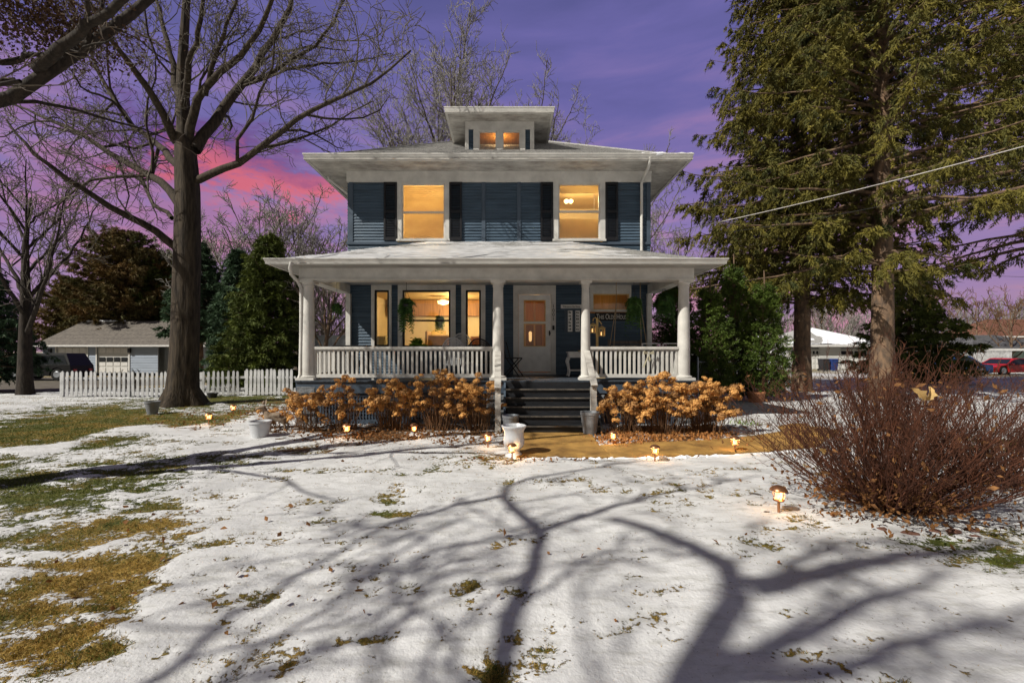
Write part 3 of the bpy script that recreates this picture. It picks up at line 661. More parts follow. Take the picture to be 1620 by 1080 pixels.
# lit room behind the dormer
m = MB(); a, b, c, d = DX0+.05, DX1-.05, YD+.05, YD+1.5
m.add([(a, d, 7.2), (b, d, 7.2), (b, d, 8), (a, d, 8)], [(0, 1, 2, 3)]).add([(a, c, 7.0), (a, d, 7.2), (a, d, 8), (a, c, 8)], [(0, 1, 2, 3)]).add([(b, c, 7.0), (b, d, 7.2), (b, d, 8), (b, c, 8)], [(0, 1, 2, 3)]).add([(a, c, 7.97), (b, c, 7.97), (b, d, 7.97), (a, d, 7.97)], [(0, 1, 2, 3)]).add([(a, c, 7.1), (b, c, 7.1), (b, d, 7.25), (a, d, 7.25)], [(0, 1, 2, 3)])
m.build('attic_room', M['curtain'], dor)
ld = bpy.data.lights.new('room_lamp', 'POINT'); ld.energy = 14; ld.color = (1, .66, .30); ld.shadow_soft_size = .08
lo = bpy.data.objects.new('room_lamp', ld); link(lo, dor); lo.location = np.array(((a+b)/2, YD+.7, 7.8))-rootloc(dor)
# ---------------------------------------------------------------- porch roof
PO = .645; PHW = 4.1
PX0, PX1, PY0 = XC-PHW-PO, XC+PHW+PO, YC-PO
PZE = 3.36; rise = 1.10/(YW-PY0)
run = YW-PY0
def pr_z(x, y):
    return PZE+.05+rise*min(y-PY0, x-PX0, PX1-x)
A = (PX0+.03, PY0+.03, PZE+.04); B = (PX1-.03, PY0+.03, PZE+.04); Cc = (PX1-run, YW-.02, PZE+.04+rise*run); D = (PX0+run, YW-.02, PZE+.04+rise*run)
E1 = (PX0+.03, YW-.02, PZE+.04); E2 = (PX1-.03, YW-.02, PZE+.04)
m = MB().add([A, B, Cc, D, E1, E2], [(0, 1, 2, 3), (0, 3, 4), (1, 5, 2)])
# side wings of the porch roof beside the wall close against it
pr = m.build('porch_roof', M['shingle'], house)
m = MB(); shingle_face(m, A, B, Cc, D, 24); shingle_face(m, E1, A, D, D, 24); shingle_face(m, B, E2, Cc, Cc, 24); m.build('porch_shingles', M['shingle'], pr, kind='stuff')
def roof_snow():
    xs = np.linspace(PX0+.1, PX1-.1, 240); ts = np.linspace(.0, 1, 46)
    X, T = np.meshgrid(xs, ts); Yv = PY0+.06+T*(run-.1)
    ok = (Yv-PY0 < X-PX0-.02)*(Yv-PY0 < PX1-X-.02)
    n = fbm(X*.8+4, T*9+3, 4)+.7*(fbm(X*3, T*26, 3)-.5)
    cover = n-.475+.22*np.exp(-((X-XC+.6)/2.6)**2)-.55*np.clip(T-.62, 0, 1)+.18*(T < .25)-.5*np.clip((X-XC-1.8)/2.3, 0, 1)*(T > .12)
    cover = cover-.3*np.clip((X-XC-2.6), 0, 1)
    h = np.clip(cover*.09, -.02, .013)
    Z = PZE+.055+rise*(Yv-PY0)+h
    nx = len(xs); ny = len(ts); i = (np.arange(ny-1)[:, None]*nx+np.arange(nx-1)[None, :]).ravel()
    F = np.stack([i, i+1, i+nx+1, i+nx], 1); okf = ok.ravel()[F].all(1)*(h.ravel()[F].max(1) > -.012)
    nmesh('porch_roof_snow', np.stack([X.ravel(), Yv.ravel(), Z.ravel()], 1), [F[okf]], M['roofsnow'], pr, smooth=True)
roof_snow()
gutter(PX0+.09, PX1-.09, PY0+.09, YW, PZE-.01, PZE+.11, house, t=.09, name='porch_gutter', sides='flr')
box('porch_soffit', M['soffit'], house, PX0+.03, PX1-.03, PY0+.03, YW-.03, PZE, PZE+.02)
# beams
BY0 = 9.60; zb = PZ(443, BY0)
bm = MB().box(XC-PHW-.14, XC+PHW+.14, BY0, BY0+.28, zb+.03, PZE-.001)
bm.build('porch_beam', M['trim'], house)
box('beam_moulding', M['trim'], house, XC-PHW-.17, XC+PHW+.17, BY0-.03, BY0+.31, zb, zb+.029)
for sx in (-1, 1):
    x = XC+sx*PHW; box('porch_side_beam', M['trim'], house, x-.13, x+.13, BY0+.311, YW-.05, zb+.01, PZE-.001)
box('porch_ceiling', M['ceil'], house, XC-PHW+.13, XC+PHW-.13, BY0+.282, YW-.05, PZE-.02, PZE-.002)
# columns
def column(px, r0, r1):
    x = PX(px, YC-.05); c = YC
    m = MB().lathe(x, c, [(r0, FL+.10), (r0*1.02, FL+.5), (r0*.97, FL+1.2), (r1, zb-.13)], 28)
    o = m.build('column', M['trim'], house, smooth=True)
    MB().box(x-r0*1.45, x+r0*1.45, c-r0*1.45, c+r0*1.45, FL+.001, FL+.055).lathe(x, c, [(r0*1.3, FL+.056), (r0*1.35, FL+.08), (r0*1.05, FL+.10)], 28).build('column_base', M['trim'], o)
    MB().lathe(x, c, [(r1, zb-.13), (r1*1.12, zb-.125), (r1*1.12, zb-.105), (r1*1.02, zb-.10), (r1*1.3, zb-.05)], 28).box(x-r1*1.45, x+r1*1.45, c-r1*1.45, c+r1*1.45, zb-.05, zb-.001).build('capital', M['trim'], o)
    return x
cx1 = column(486, .135, .115); cx2 = column(788, .125, .108); cx3 = column(927, .100, .082); cx4 = column(1083, .128, .108)
for x in (WX0+.02, WX1-.08):
    box('pilaster', M['trim'], house, x-.03, x+.09, YW-.14, YW-.028, FL+.001, zb)
pipe([P3(461, 414, PY0+.03), P3(459, 424, PY0+.05), P3(461, 434, PY0+.15), P3(472, 446, YC-.12), (PX(476.5, YC-.1), YC-.1, PZ(456, YC-.1)), (PX(476.5, YC-.1), YC-.1, PZ(520, YC-.1)), (PX(475, YC-.1), YC-.1, FL+.12), (PX(474, YC-.1), YC-.16, FL+.02)], house, .036)
# floor boards: each its own board where they show by the steps
FY0 = YC-.22
n = 34; x0b = XC-PHW-.2; x1b = XC+PHW+.2; bw = (x1b-x0b)/n/2
fl = box('porch_floor', M['deck'], house, x0b+.02, x1b-.02, FY0+.03, YW-.02, FL-.09, FL-.03)
for i in range(2*n):
    box('floor_board', M['deck'], fl, x0b+i*bw+.003, x0b+(i+1)*bw-.003, FY0, YW-.03, FL-.029, FL-.001*(i % 3))
box('skirt_board', M['bluetrim'], house, x0b+.01, PX(797, 9.5), FY0+.031, FY0+.06, PZ(622, 9.55), FL-.031)
box('skirt_board', M['bluetrim'], house, PX(936, 9.5), x1b-.01, FY0+.031, FY0+.06, PZ(622, 9.55), FL-.031)
# piers of rough stone blocks
rs = random.Random(4)
def pier(xa, xb, zt):
    p = MB().box(xa+.03, xb-.03, YC-.14, YC+.16, -.05, zt).build('pier', M['stone'], house)
    z = -.02; r = 0
    while z < zt-.03:
        h = (zt+.02)/4.0; xs = [xa, xb] if r % 2 else [xa, (xa+xb)/2+.03, xb]
        for u, v in zip(xs[:-1], xs[1:]):
            b = MB(); d = rs.uniform(.02, .05); y = YC-.15
            b.add([(u+.008, y, z+.008), (v-.008, y, z+.008), (v-.008, y, z+h-.008), (u+.008, y, z+h-.008), (u+.05, y-d, z+.05), (v-.05, y-d*rs.uniform(.6, 1.2), z+.045), (v-.04, y-d, z+h-.05), (u+.04, y-d*rs.uniform(.6, 1.2), z+h-.04)], [(0, 1, 5, 4), (1, 2, 6, 5), (2, 3, 7, 6), (3, 0, 4, 7), (4, 5, 6, 7)])
            b.box(u+.008, v-.008, y, YC+.17, z+.008, z+h-.008)
            b.build('stone_block', M['stone'], p)
        z += h; r += 1
for a, b in ((468, 502), (768, 800), (934, 958), (1068, 1100)):
    pier(PX(a, 9.6), PX(b, 9.6), PZ(622, 9.55)-.01 if a not in (468,) else FL-.10)
# lattice panels
for a, b in ((503, 632), (634, 767), (959, 1067)):
    xa, xb = PX(a, 9.62), PX(b, 9.62); z0, z1 = .02, PZ(623, 9.6)
    lp = MB().box(xa, xb, 9.60, 9.64, z0, z0+.09).box(xa, xb, 9.60, 9.64, z1-.06, z1).box(xa, xa+.08, 9.60, 9.64, z0+.09, z1-.06).box(xb-.08, xb, 9.60, 9.64, z0+.09, z1-.06).build('lattice_panel', M['bluetrim'], house)
    m = MB(); x = xa+.1
    while x < xb-.1: m.box(x, x+.03, 9.612, 9.622, z0+.09, z1-.06); x += .066
    z = z0+.13
    while z < z1-.07: m.box(xa+.08, xb-.08, 9.624, 9.632, z, z+.03); z += .075
    m.build('lattice_slats', M['bluetrim'], lp, kind='stuff')
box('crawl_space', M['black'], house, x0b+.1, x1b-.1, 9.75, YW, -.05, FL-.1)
# railings
def railing(xa, xb, ya=YC, yb=YC, n=39):
    zt, zbm = PZ(548, YC), PZ(597, YC)
    dxy = Vector((xb-xa, yb-ya, 0)); L = dxy.length; u = dxy/L
    def pt(s, z): return Vector((xa, ya, z))+u*s
    m = MB().beam(pt(0, zt-.03), pt(L, zt-.03), .11, .055).beam(pt(0, zt-.078), pt(L, zt-.078), .06, .035)
    r = m.build('railing', M['trim'], house)
    MB().beam(pt(0, zbm+.04), pt(L, zbm+.04), .07, .075).build('bottom_rail', M['trim'], r)
    for i in range(n):
        s = (i+.6)*L/(n+.2); box_m = MB().beam(pt(s, zbm+.0785), pt(s, zt-.097), .045, .045, up=(0, 1, 0)); box_m.build('baluster', M['trim'], r)
    for s in np.linspace(0, L, max(2, int(L/1.3)+1))[1:-1]:
        MB().beam(pt(s, FL+.001), pt(s, zbm+.001), .05, .05, up=(0, 1, 0)).build('rail_foot', M['trim'], r)
    return r
railing(cx1+.10, cx2-.10, n=39); railing(cx3+.08, cx4-.10, n=19)
railing(XC-PHW, XC-PHW, YC+.14, YW-.14, n=16); railing(XC+PHW, XC+PHW, YC+.14, YW-.14, n=16)
# steps
SX0, SX1 = PX(800, 9.4), PX(936, 9.4)
stairs = MB().box(SX0+.03, SX1-.03, 8.95, FY0+.0, 0, .42).build('stairs', M['step'], house)
nst = 5
for i in range(nst):
    z = FL-(i+1)*FL/6; y = FY0-(i+1)*.20
    box('step', M['step'], stairs, SX0, SX1, y-.03, y+.215, z-.035, z)
    box('nosing', M['nosing'], stairs, SX0+.002, SX1-.002, y-.034, y-.0305, z-.022, z+.002)
    box('riser', M['step'], stairs, SX0+.01, SX1-.01, y+.0, y+.02, z-FL/6+.001, z-.036)
box('riser', M['step'], stairs, SX0+.01, SX1-.01, FY0+.001, FY0+.02, FL-FL/6+.001, FL-.032)
for x in (SX0-.04, SX1):
    MB().prism_x([(8.5, 0), (8.5, .15), (FY0, FL-.04), (FY0, 0)], x, x+.04).build('stringer', M['bluetrim'], stairs)
# hand rails
for nm, xa, xb, yb, zbt in (('a', -.22, -.20, 8.62, .86), ('b', 1.70, 1.67, 8.72, .90)):
    h = MB().beam((xa, YC-.08, 1.57), (xb, yb-.06, zbt), .13, .05).build('handrail', M['trim_old'], house, bevel=.006)
    MB().beam((xa, YC-.10, 1.50), (xb, yb, zbt-.07), .05, .07).build('rail_underside', M['trim_old'], h)
    MB().box(xb-.055, xb+.055, yb, yb+.11, -.02, zbt-.03).build('newel', M['trim_old'], h)
# ---------------------------------------------------------------- ground floor front wall
OPEN.clear()
ZT = 3.33
blk = M['black']
w1 = sash_window(wx(593), wx(616), wz(548), wz(459), None, wx(593)-wx(588), frame=blk, csr=wx(620)-wx(616), fw=.05, top=wz(448)-wz(459), sill=False)
w2 = sash_window(wx(637), wx(713), wz(549), wz(459), wz(507), wx(637)-wx(630), frame=blk, csr=wx(721)-wx(713), fw=.05, top=wz(448)-wz(459), sill=False)
w3 = sash_window(wx(737), wx(761), wz(548), wz(459), None, wx(737)-wx(730), frame=blk, csr=wx(768)-wx(761), fw=.05, top=wz(448)-wz(459), sill=False)
w4 = sash_window(wx(938), wx(995), wz(490), wz(465), None, wx(938)-wx(933), frame=M['tan'], csr=.05, fw=.02, top=wz(450)-wz(465), sill=True)
room(wx(560), wx(785), FL, 3.3, 3.4, 105, house, loc=(wx(700), YW+2.0, 2.75))
room(wx(925), wx(1020), FL, 3.3, 1.2, 3.5, house, wallm='curtain')
# furnishings in the lit front room
fr = MB().box(wx(575), wx(770), YW+2.9, YW+3.3, 2.75, 3.28).build('ceiling_beam', M['wood_in'], house)
MB().lathe(PX(701, 14), 14, [(.03, 3.02), (.16, 3.06), (.18, 3.14), (.06, 3.18)], 20).build('ceiling_light', M['bulb'], house, smooth=True)
MB().box(PX(676, 14.2), PX(712, 14.2), 13.9, 14.6, FL, PZ(530, 14.2)).box(PX(676, 14.2), PX(680, 14.2), 13.8, 14.6, FL, PZ(524, 14.2)).build('sofa', M['sofa'], house, bevel=.05)
MB().box(PX(640, 12.8), PX(700, 12.8), 12.45, 12.95, PZ(552, 12.7), PZ(549, 12.7)).build('window_shelf', M['wood_in'], house)
MB().prism_y([(PX(678, 15), PZ(545, 15)), (PX(704, 15), PZ(545, 15)), (PX(704, 15), PZ(523, 15)), (PX(691, 15), PZ(517, 15)), (PX(678, 15), PZ(526, 15))], 15.2, 15.3).build('headboard', M['tan'], house)
MB().box(PX(596, 12.7), PX(613, 12.7), 12.5, 12.9, PZ(550, 12.7), PZ(532, 12.7)).build('cushion_stack', M['cush'], house, bevel=.05)
MB().box(wx(602), wx(604), YW+1.2, YW+1.3, FL, 3.2).box(wx(609), wx(610), YW+1.2, YW+1.3, FL, 3.2).build('curtain_pole', M['wood_in'], house)
MB().box(wx(740), wx(760), YW+.9, YW+1.0, FL, 2.0).build('curtain', M['curtain'], house)
# door
dc = MB().box(wx(812), wx(820), YW-.055, YW+.03, FL, ZT).box(wx(871.5), wx(879), YW-.055, YW+.03, FL, ZT).box(wx(820), wx(871.5), YW-.055, YW+.03, wz(466), ZT).build('door_casing', M['trim'], house)
OPEN.append((wx(812), wx(879), FL-.1, ZT+.1))
door = MB()
X = [wx(820.4), wx(828.5), wx(863), wx(871.2)]; Zs = [wz(587.5), wz(548), wz(512), wz(509), wz(475), wz(466.5)]
door.box(X[0], X[1], YW-.035, YW+.01, Zs[0], Zs[5]).box(X[2], X[3], YW-.035, YW+.01, Zs[0], Zs[5]).box(X[1], X[2], YW-.035, YW+.01, Zs[0], Zs[1]).box(X[1], X[2], YW-.035, YW+.01, Zs[2], Zs[3]).box(X[1], X[2], YW-.035, YW+.01, Zs[4], Zs[5])
door = door.build('door', M['white'], house)
fm = MB(); e = .02
for a, b in ((Zs[1], Zs[2]), (Zs[3], Zs[4])):
    fm.box(X[1], X[1]+e, YW-.048, YW-.036, a, b).box(X[2]-e, X[2], YW-.048, YW-.036, a, b).box(X[1]+e, X[2]-e, YW-.048, YW-.036, a, a+e).box(X[1]+e, X[2]-e, YW-.048, YW-.036, b-e, b)
    MB().add([(X[1], YW-.01, a), (X[2], YW-.01, a), (X[2], YW-.01, b), (X[1], YW-.01, b)], [(0, 1, 2, 3)]).build('door_glass', M['pane2'], door)
fm.build('glazing_bead', M['tan'], door)
MB().box(wx(868), wx(870), YW-.08, YW-.036, wz(530), wz(523)).tube([(wx(869), YW-.09, wz(531)), (wx(870.2), YW-.10, wz(526))], .012, 6).build('door_handle', M['black'], door)
box('threshold', M['trim'], house, wx(812), wx(879), YW-.10, YW+.03, FL+.001, wz(588.5))
box('doorbell', M['black'], house, wx(873.4), wx(876.8), YW-.075, YW-.056, wz(522), wz(515))
room(wx(818), wx(873), FL, 3.3, 2.6, 22, house, wallm='curtain', col=(1, .55, .2), loc=(wx(850), YW+1.2, 2.9))
MB().box(wx(829), wx(862), YW+.9, YW+.93, wz(549), wz(511)).build('inner_door', M['wood_in'], house)
MB().box(wx(829), wx(834), YW+.85, YW+.9, FL, 3.0).box(wx(847), wx(850), YW+.85, YW+.9, FL, 3.0).build('inner_door_frame', M['tan'], house)
MB().lathe(PX(839, 12.6), 12.6, [(.02, PZ(540, 12.6)), (.04, PZ(538, 12.6)), (.045, PZ(526, 12.6)), (.02, PZ(524, 12.6))], 10).build('table_lamp', M['glow'], house)
siding('porch_siding', WX0+.02, WX1-.02, FL, ZT+.03, OPEN, YW)
box('wall_below_floor', M['siding'], house, WX0+.03, WX1-.03, YW, YW+.02, -.1, FL-.04)
# bay: the three big windows have blue infill strips already; wall base
# ---------------------------------------------------------------- text helper
def text(name, s, x, y, z, h, mt, parent, width=None, small=False, align='CENTER', depth=.004):
    c = bpy.data.curves.new(name, 'FONT'); c.body = s; c.size = h; c.align_x = align; c.extrude = depth
    if small:
        c.small_caps_scale = .78
        for f in c.body_format: f.use_small_caps = True
    o = bpy.data.objects.new(name+'_tmp', c); COL.objects.link(o); dg = bpy.context.evaluated_depsgraph_get()
    me = bpy.data.meshes.new_from_object(o.evaluated_get(dg)); bpy.data.objects.remove(o)
    n = len(me.vertices); co = np.empty(n*3); me.vertices.foreach_get('co', co); co = co.reshape(-1, 3)
    w = co[:, 0].max()-co[:, 0].min(); sx = (width/w) if width else 1
    L = rootloc(parent); q = np.stack([co[:, 0]*sx+x-L[0], -co[:, 2]+y-L[1], co[:, 1]+z-L[2]], 1)
    me.vertices.foreach_set('co', q.ravel()); me.update(); me.name = name; me.materials.clear(); me.materials.append(mt)
    return link(bpy.data.objects.new(name, me), parent)
for i, ch in enumerate('1001'):
    text('house_number', ch, wx(875.2), YW-.062, wz(487.2+i*6.6), .13, M['black'], house)
def sign(x0, x1, z0, z1, mt, label, t=.02, y=YW-.055):
    s = thing('sign', ((x0+x1)/2, y, z0), label, 'sign')
    box('board', mt, s, x0, x1, y, y+t, z0, z1); return s
s = sign(wx(887), wx(920), wz(488), wz(482), M['white'], 'narrow white welcome sign on the dark siding right of the front door')
text('lettering', 'Welcome to Our Home', wx(903.5), YW-.06, wz(486.7), .075, M['black'], s, width=wx(917)-wx(890))
s = sign(wx(941), wx(995), wz(507.5), wz(494.5), M['signblack'], 'black sign reading This Olde House under the transom window')
text('lettering', 'This Olde House', wx(968), YW-.06, wz(505), .20, M['letter'], s, width=wx(993)-wx(943), small=True)
for k, (a, b) in enumerate(((898, 905), (910, 917))):
    s = thing('plaque', (wx(a), YW-.06, wz(526)), ('tall white lettered plaque on the siding, nearer the front door', 'tall white lettered plaque on the siding, nearer the porch column')[k], 'sign')
    box('backing', M['bluetrim'], s, wx(a-5), wx(b+.5), YW-.05, YW-.028, wz(526), wz(490))
    box('plate', M['white'], s, wx(a), wx(b), YW-.07, YW-.051, wz(524.5), wz(491.5))
    r_ = random.Random(k+3)
    for q in range(6):
        z = 522-q*5.2; m = MB()
        for j in range(2): m.box(wx(a+1+j*2.2), wx(a+2.6+j*2.2), YW-.074, YW-.071, wz(z), wz(z-r_.uniform(1.5, 3.6)))
        m.build('worn_lettering', M['darkpot'], s)
# ---------------------------------------------------------------- plants on the porch
def frond_ball(name, c, r, n, mt, seed, parent=None, droop=1.0, leaf=.05, up=.3):
    rs = np.random.RandomState(seed); a = rs.rand(n)*2*np.pi; el = rs.rand(n)*1.2-.2+up
    d = np.stack([np.cos(a)*np.cos(el), np.sin(a)*np.cos(el), np.sin(el)], 1); L = r*(.6+.6*rs.rand(n))
    n = int(n*.6); a = a[:n]; d = d[:n]; L = L[:n]; C = []; D = []; dv = .3+1.5*rs.rand(n)**1.3
    K = 18
    for k in range(K):
        t = (k+1)/K; p = c+d*(L*(t-.36*t*t*min(1, droop)))[:, None]; p[:, 2] -= droop*L*t**2.2*dv
        tang = d.copy(); tang[:, 2] -= 2.2*droop*t*dv; tang = unit(tang); side = unit(np.cross(tang, [0, 0, 1.0])+1e-3)
        for s in (-1, 1):
            C.append(p); D.append(unit(side*s*.9+tang*.5+rs.randn(n, 3)*.15))
    C = np.concatenate(C); D = np.concatenate(D); m = len(C); U = unit(np.cross(D, rs.randn(m, 3)))
    V, F = tris(C, D, U, leaf*(.7+.6*rs.rand(m)), np.full(m, leaf*.35)); return nmesh(name, V, [F], mt, parent)
def hanging(px, py, Y, r, label, name='hanging_fern', mt='fern', n=130, ceil=3.34, seed=1, droop=1.1):
    x, y, z = P3(px, py, Y); t = thing(name, (x, y, z-r*.5), label, 'hanging plant', None)
    MB().lathe(x, y, [(r*.25, z-r*.45), (r*.42, z-r*.1), (r*.45, z), (r*.42, z+.01)], 14).build('basket', M['darkpot'], t)
    m = MB()
    for k in range(3):
        a = k*2.1+.4; m.tube([(x+r*.4*math.cos(a), y+r*.4*math.sin(a), z), (x, y, z+.35)], .004, 4)
    m.tube([(x, y, z+.35), (x, y, ceil)], .005, 4); m.build('hanger', M['darkpot'], t)
    frond_ball('fronds', np.array([x, y, z+.05]), r, n, M[mt], seed, t, droop=droop, leaf=r*.26); return t
hanging(533, 487, 10.6, .19, 'small dark hanging fern between the corner column and the house wall', n=110, seed=2)
hanging(643, 482, 10.2, .30, 'bright green hanging fern in front of the big picture window', n=160, seed=3, droop=1.5)
hanging(1003, 480, 10.3, .29, 'large trailing hanging fern beside the black house sign', n=220, seed=4, droop=1.6)
hanging(1051, 475, 11.0, .36, 'dark hanging fern near the right corner column', n=200, seed=5, droop=1.3)
hanging(696, 507, 13.2, .24, 'small round hanging plant inside the lit picture window', n=120, ceil=3.2, seed=6)
x, y, z = P3(660, 548, 11.3)
t = thing('potted_plant', (x, y, z-.25), 'bright lime green potted plant on the porch below the picture window', 'plant')
MB().lathe(x, y, [(.09, z-.22), (.13, z-.02), (.125, z-.02)], 14).build('pot', M['darkpot'], t)
frond_ball('leaves', np.array([x, y, z-.02]), .27, 90, M['limefern'], 8, t, droop=.35, leaf=.09, up=.7)
t2 = thing('plant_stand', (x, y, FL), 'dark wire stand under the lime green potted plant', 'plant stand')
m = MB().lathe(x, y, [(.16, z-.26), (.16, z-.235)], 16)
m.build('top', M['darkpot'], t2)
for k in range(3):
    a = k*2.094; MB().tube([(x+.13*math.cos(a), y+.13*math.sin(a), z-.26), (x+.17*math.cos(a), y+.17*math.sin(a), FL)], .010, 5).build('leg', M['darkpot'], t2)
# ---------------------------------------------------------------- porch furniture
def wicker_chair(px, Y, label, mt, rot, s=1.0, group=None, backz=.98):
    x = PX(px, Y); t = thing('wicker_chair', (0, 0, 0), label, 'chair', group)
    MB().box(-.28, .28, -.26, .26, .38, .44).build('seat', mt, t, bevel=.01)
    # rounded fan back
    m = MB(); n = 15
    for j in range(2):
        o = -.26-.03*j
        pts = [(-.30, o), (-.32, .0)]
    V = []; 
    for i in range(n+1):
        u = i/n*2-1; xx = .31*u; zt = .44+(backz-.44)*(1-.30*abs(u)**2.4); yy = .22+.10*(1-u*u)
        V.append((xx, yy, .42, zt))
    m = MB()
    for a in [V[0]]+V+[V[-1]]: m.beam((a[0], a[1]+.01, a[2]), (a[0]*1.0, a[1]+.08, a[3]-.03), .016, .012, up=(0, 1, 0))
    for q in range(8):
        f = .12+.11*q; m.tube([(a[0], a[1]+.01+.07*f, a[2]+(a[3]-a[2])*f) for a in V], .008, 4)
    m.build('backrest', mt, t, kind='stuff')
    MB().tube([(-.33, .20, .42)]+[(v[0]*1.04, v[1]+.08, v[3]) for v in V]+[(.33, .20, .42)], .022, 7).build('back_rim', mt, t, smooth=True)
    for sx in (-1, 1):
        MB().tube([(sx*.31, .24, .68), (sx*.34, .0, .68), (sx*.32, -.24, .64), (sx*.29, -.27, .42)], .028, 7).build('arm', mt, t, smooth=True)
        for sy in (-1, 1): MB().tube([(sx*.25, sy*.23, .40), (sx*.28, sy*.27, 0)], .02, 7).build('leg', mt, t)
    t.location = (x, Y, FL+.001); t.rotation_euler.z = R(rot); t.scale = (s, s, s); return t
c1 = wicker_chair(721, 10.55, 'white wicker armchair nearest the railing in front of the picture window', M['wicker'], 172, backz=1.22, s=.76)
c2 = wicker_chair(731, 11.3, 'white wicker armchair farther back against the house wall', M['wicker'], 10, backz=1.35, s=.80)
c3 = wicker_chair(763, 11.2, 'dark brown wicker chair beside the column left of the door', M['dwicker'], 20, backz=1.1, s=.85)
# dark folding chair by the left jamb of the door
def folding_chair(px, Y, label, mt, rot, back=.86):
    x = PX(px, Y); t = thing('metal_chair', (0, 0, 0), label, 'chair')
    for sx in (-1, 1):
        MB().tube([(sx*.2, -.22, 0), (sx*.2, .12, .46), (sx*.2, .22, back)], .014, 6).build('back_leg', mt, t)
        MB().tube([(sx*.19, .20, 0), (sx*.19, -.2, .45)], .014, 6).build('front_leg', mt, t)
    MB().box(-.2, .2, -.2, .16, .44, .465).build('seat', mt, t)
    MB().tube([(-.2, .22, back), (.2, .22, back)], .014, 6).tube([(-.2, .19, back-.16), (.2, .19, back-.16)], .011, 6).build('back_rail', mt, t)
    t.location = (x, Y, FL+.001); t.rotation_euler.z = R(rot); return t
folding_chair(811, 11.2, 'thin black metal chair beside the front door frame', M['black'], 75)
folding_chair(1028, 10.7, 'white metal chair behind the railing, nearer the porch swing', M['white'], 170, .80)
folding_chair(1056, 10.6, 'white metal chair behind the railing, nearer the right corner column', M['white'], 185, .80)
# console table right of the door
xa, xb, Yt = PX(897, 11.3), PX(930, 11.3), 11.3
t = thing('side_table', ((xa+xb)/2, Yt, FL), 'white open fronted table with curved legs right of the front door', 'table'); z1 = PZ(556, Yt)
MB().box(xa, xb, Yt-.18, Yt+.2, z1-.03, z1).build('table_top', M['white'], t, bevel=.008)
MB().box(xa+.03, xb-.03, Yt-.155, Yt+.18, z1-.15, z1-.031).build('drawer', M['white'], t)
MB().box(xa+.04, xb-.04, Yt-.15, Yt+.18, FL+.13, FL+.16).build('shelf', M['white'], t)
for sx, xx in ((-1, xa+.04), (1, xb-.04)):
    for yy in (Yt-.13, Yt+.16): MB().tube([(xx, yy, z1-.15), (xx+sx*.035, yy, z1-.25), (xx, yy, FL+.22), (xx-sx*.01, yy, FL+.1), (xx+sx*.02, yy, FL)], [.03, .03, .02, .02, .024], 8).build('leg', M['white'], t)
t = thing('dish', (PX(919, 11.2), 11.2, z1), 'small pale dish on top of the white porch table', 'dish')
MB().lathe(PX(919, 11.2), 11.2, [(.05, z1+.001), (.09, z1+.03), (.085, z1+.03), (.04, z1+.01)], 14).build('bowl', M['tan'], t)
# lantern post with two hanging lanterns (cut work)
xp = PX(944.7, 10.6); Yp = 10.6
t = thing('lantern_post', (xp, Yp, FL), 'tan wooden post with curved arms holding two pierced lanterns', 'lantern post')
MB().box(xp-.025, xp+.025, Yp-.025, Yp+.025, FL, PZ(503, Yp)).build('post', M['tan'], t)
MB().box(xp-.16, xp+.16, Yp-.16, Yp+.16, FL, FL+.03).build('foot', M['tan'], t)
MB().tube([(xp, Yp, PZ(506, Yp)), (xp-.04, Yp, PZ(502, Yp)), (xp-.09, Yp, PZ(504, Yp)), (xp-.10, Yp, PZ(508, Yp))], .012, 6).tube([(xp, Yp, PZ(507, Yp)), (xp+.05, Yp, PZ(507, Yp)), (xp+.09, Yp, PZ(511, Yp)), (xp+.11, Yp, PZ(513, Yp))], .012, 6).build('arm', M['tan'], t)
for xx, pz, lb in ((xp-.10, 510, 'small tan house shaped lantern on the left arm of the porch post'), (xp+.11, 515, 'small tan house shaped lantern on the right arm of the porch post')):
    l = thing('hanging_lantern', (xx, Yp, PZ(pz+17, Yp)), lb, 'lantern'); z0, z1_ = PZ(pz+17, Yp), PZ(pz+4, Yp); wq = .062
    for sx in (-1, 1):
        MB().box(xx+sx*wq-.008, xx+sx*wq+.008, Yp-wq, Yp+wq, z0, z1_).build('side', M['tan'], l)
    fr_ = MB().box(xx-wq+.009, xx+wq-.009, Yp-wq, Yp-wq+.01, z0, z0+.03).box(xx-wq+.009, xx+wq-.009, Yp-wq, Yp-wq+.01, z1_-.03, z1_).box(xx-.012, xx+.012, Yp-wq, Yp-wq+.01, z0+.03, z1_-.03)
    zz = z0+.06
    while zz < z1_-.05: fr_.box(xx-wq+.009, xx-.013, Yp-wq, Yp-wq+.01, zz, zz+.015).box(xx+.013, xx+wq-.009, Yp-wq, Yp-wq+.01, zz, zz+.015); zz += .045
    fr_.build('front', M['tan'], l)
    MB().add([(xx-wq-.02, Yp-wq-.02, z1_), (xx+wq+.02, Yp-wq-.02, z1_), (xx+wq+.02, Yp+wq+.02, z1_), (xx-wq-.02, Yp+wq+.02, z1_), (xx, Yp, z1_+.06)], [(3, 2, 1, 0), (0, 1, 4), (1, 2, 4), (2, 3, 4), (3, 0, 4)]).build('roof', M['tan'], l)
    MB().lathe(xx, Yp, [(.025, z0+.02), (.025, z0+.10)], 10).build('candle', M['lampglass'], l)
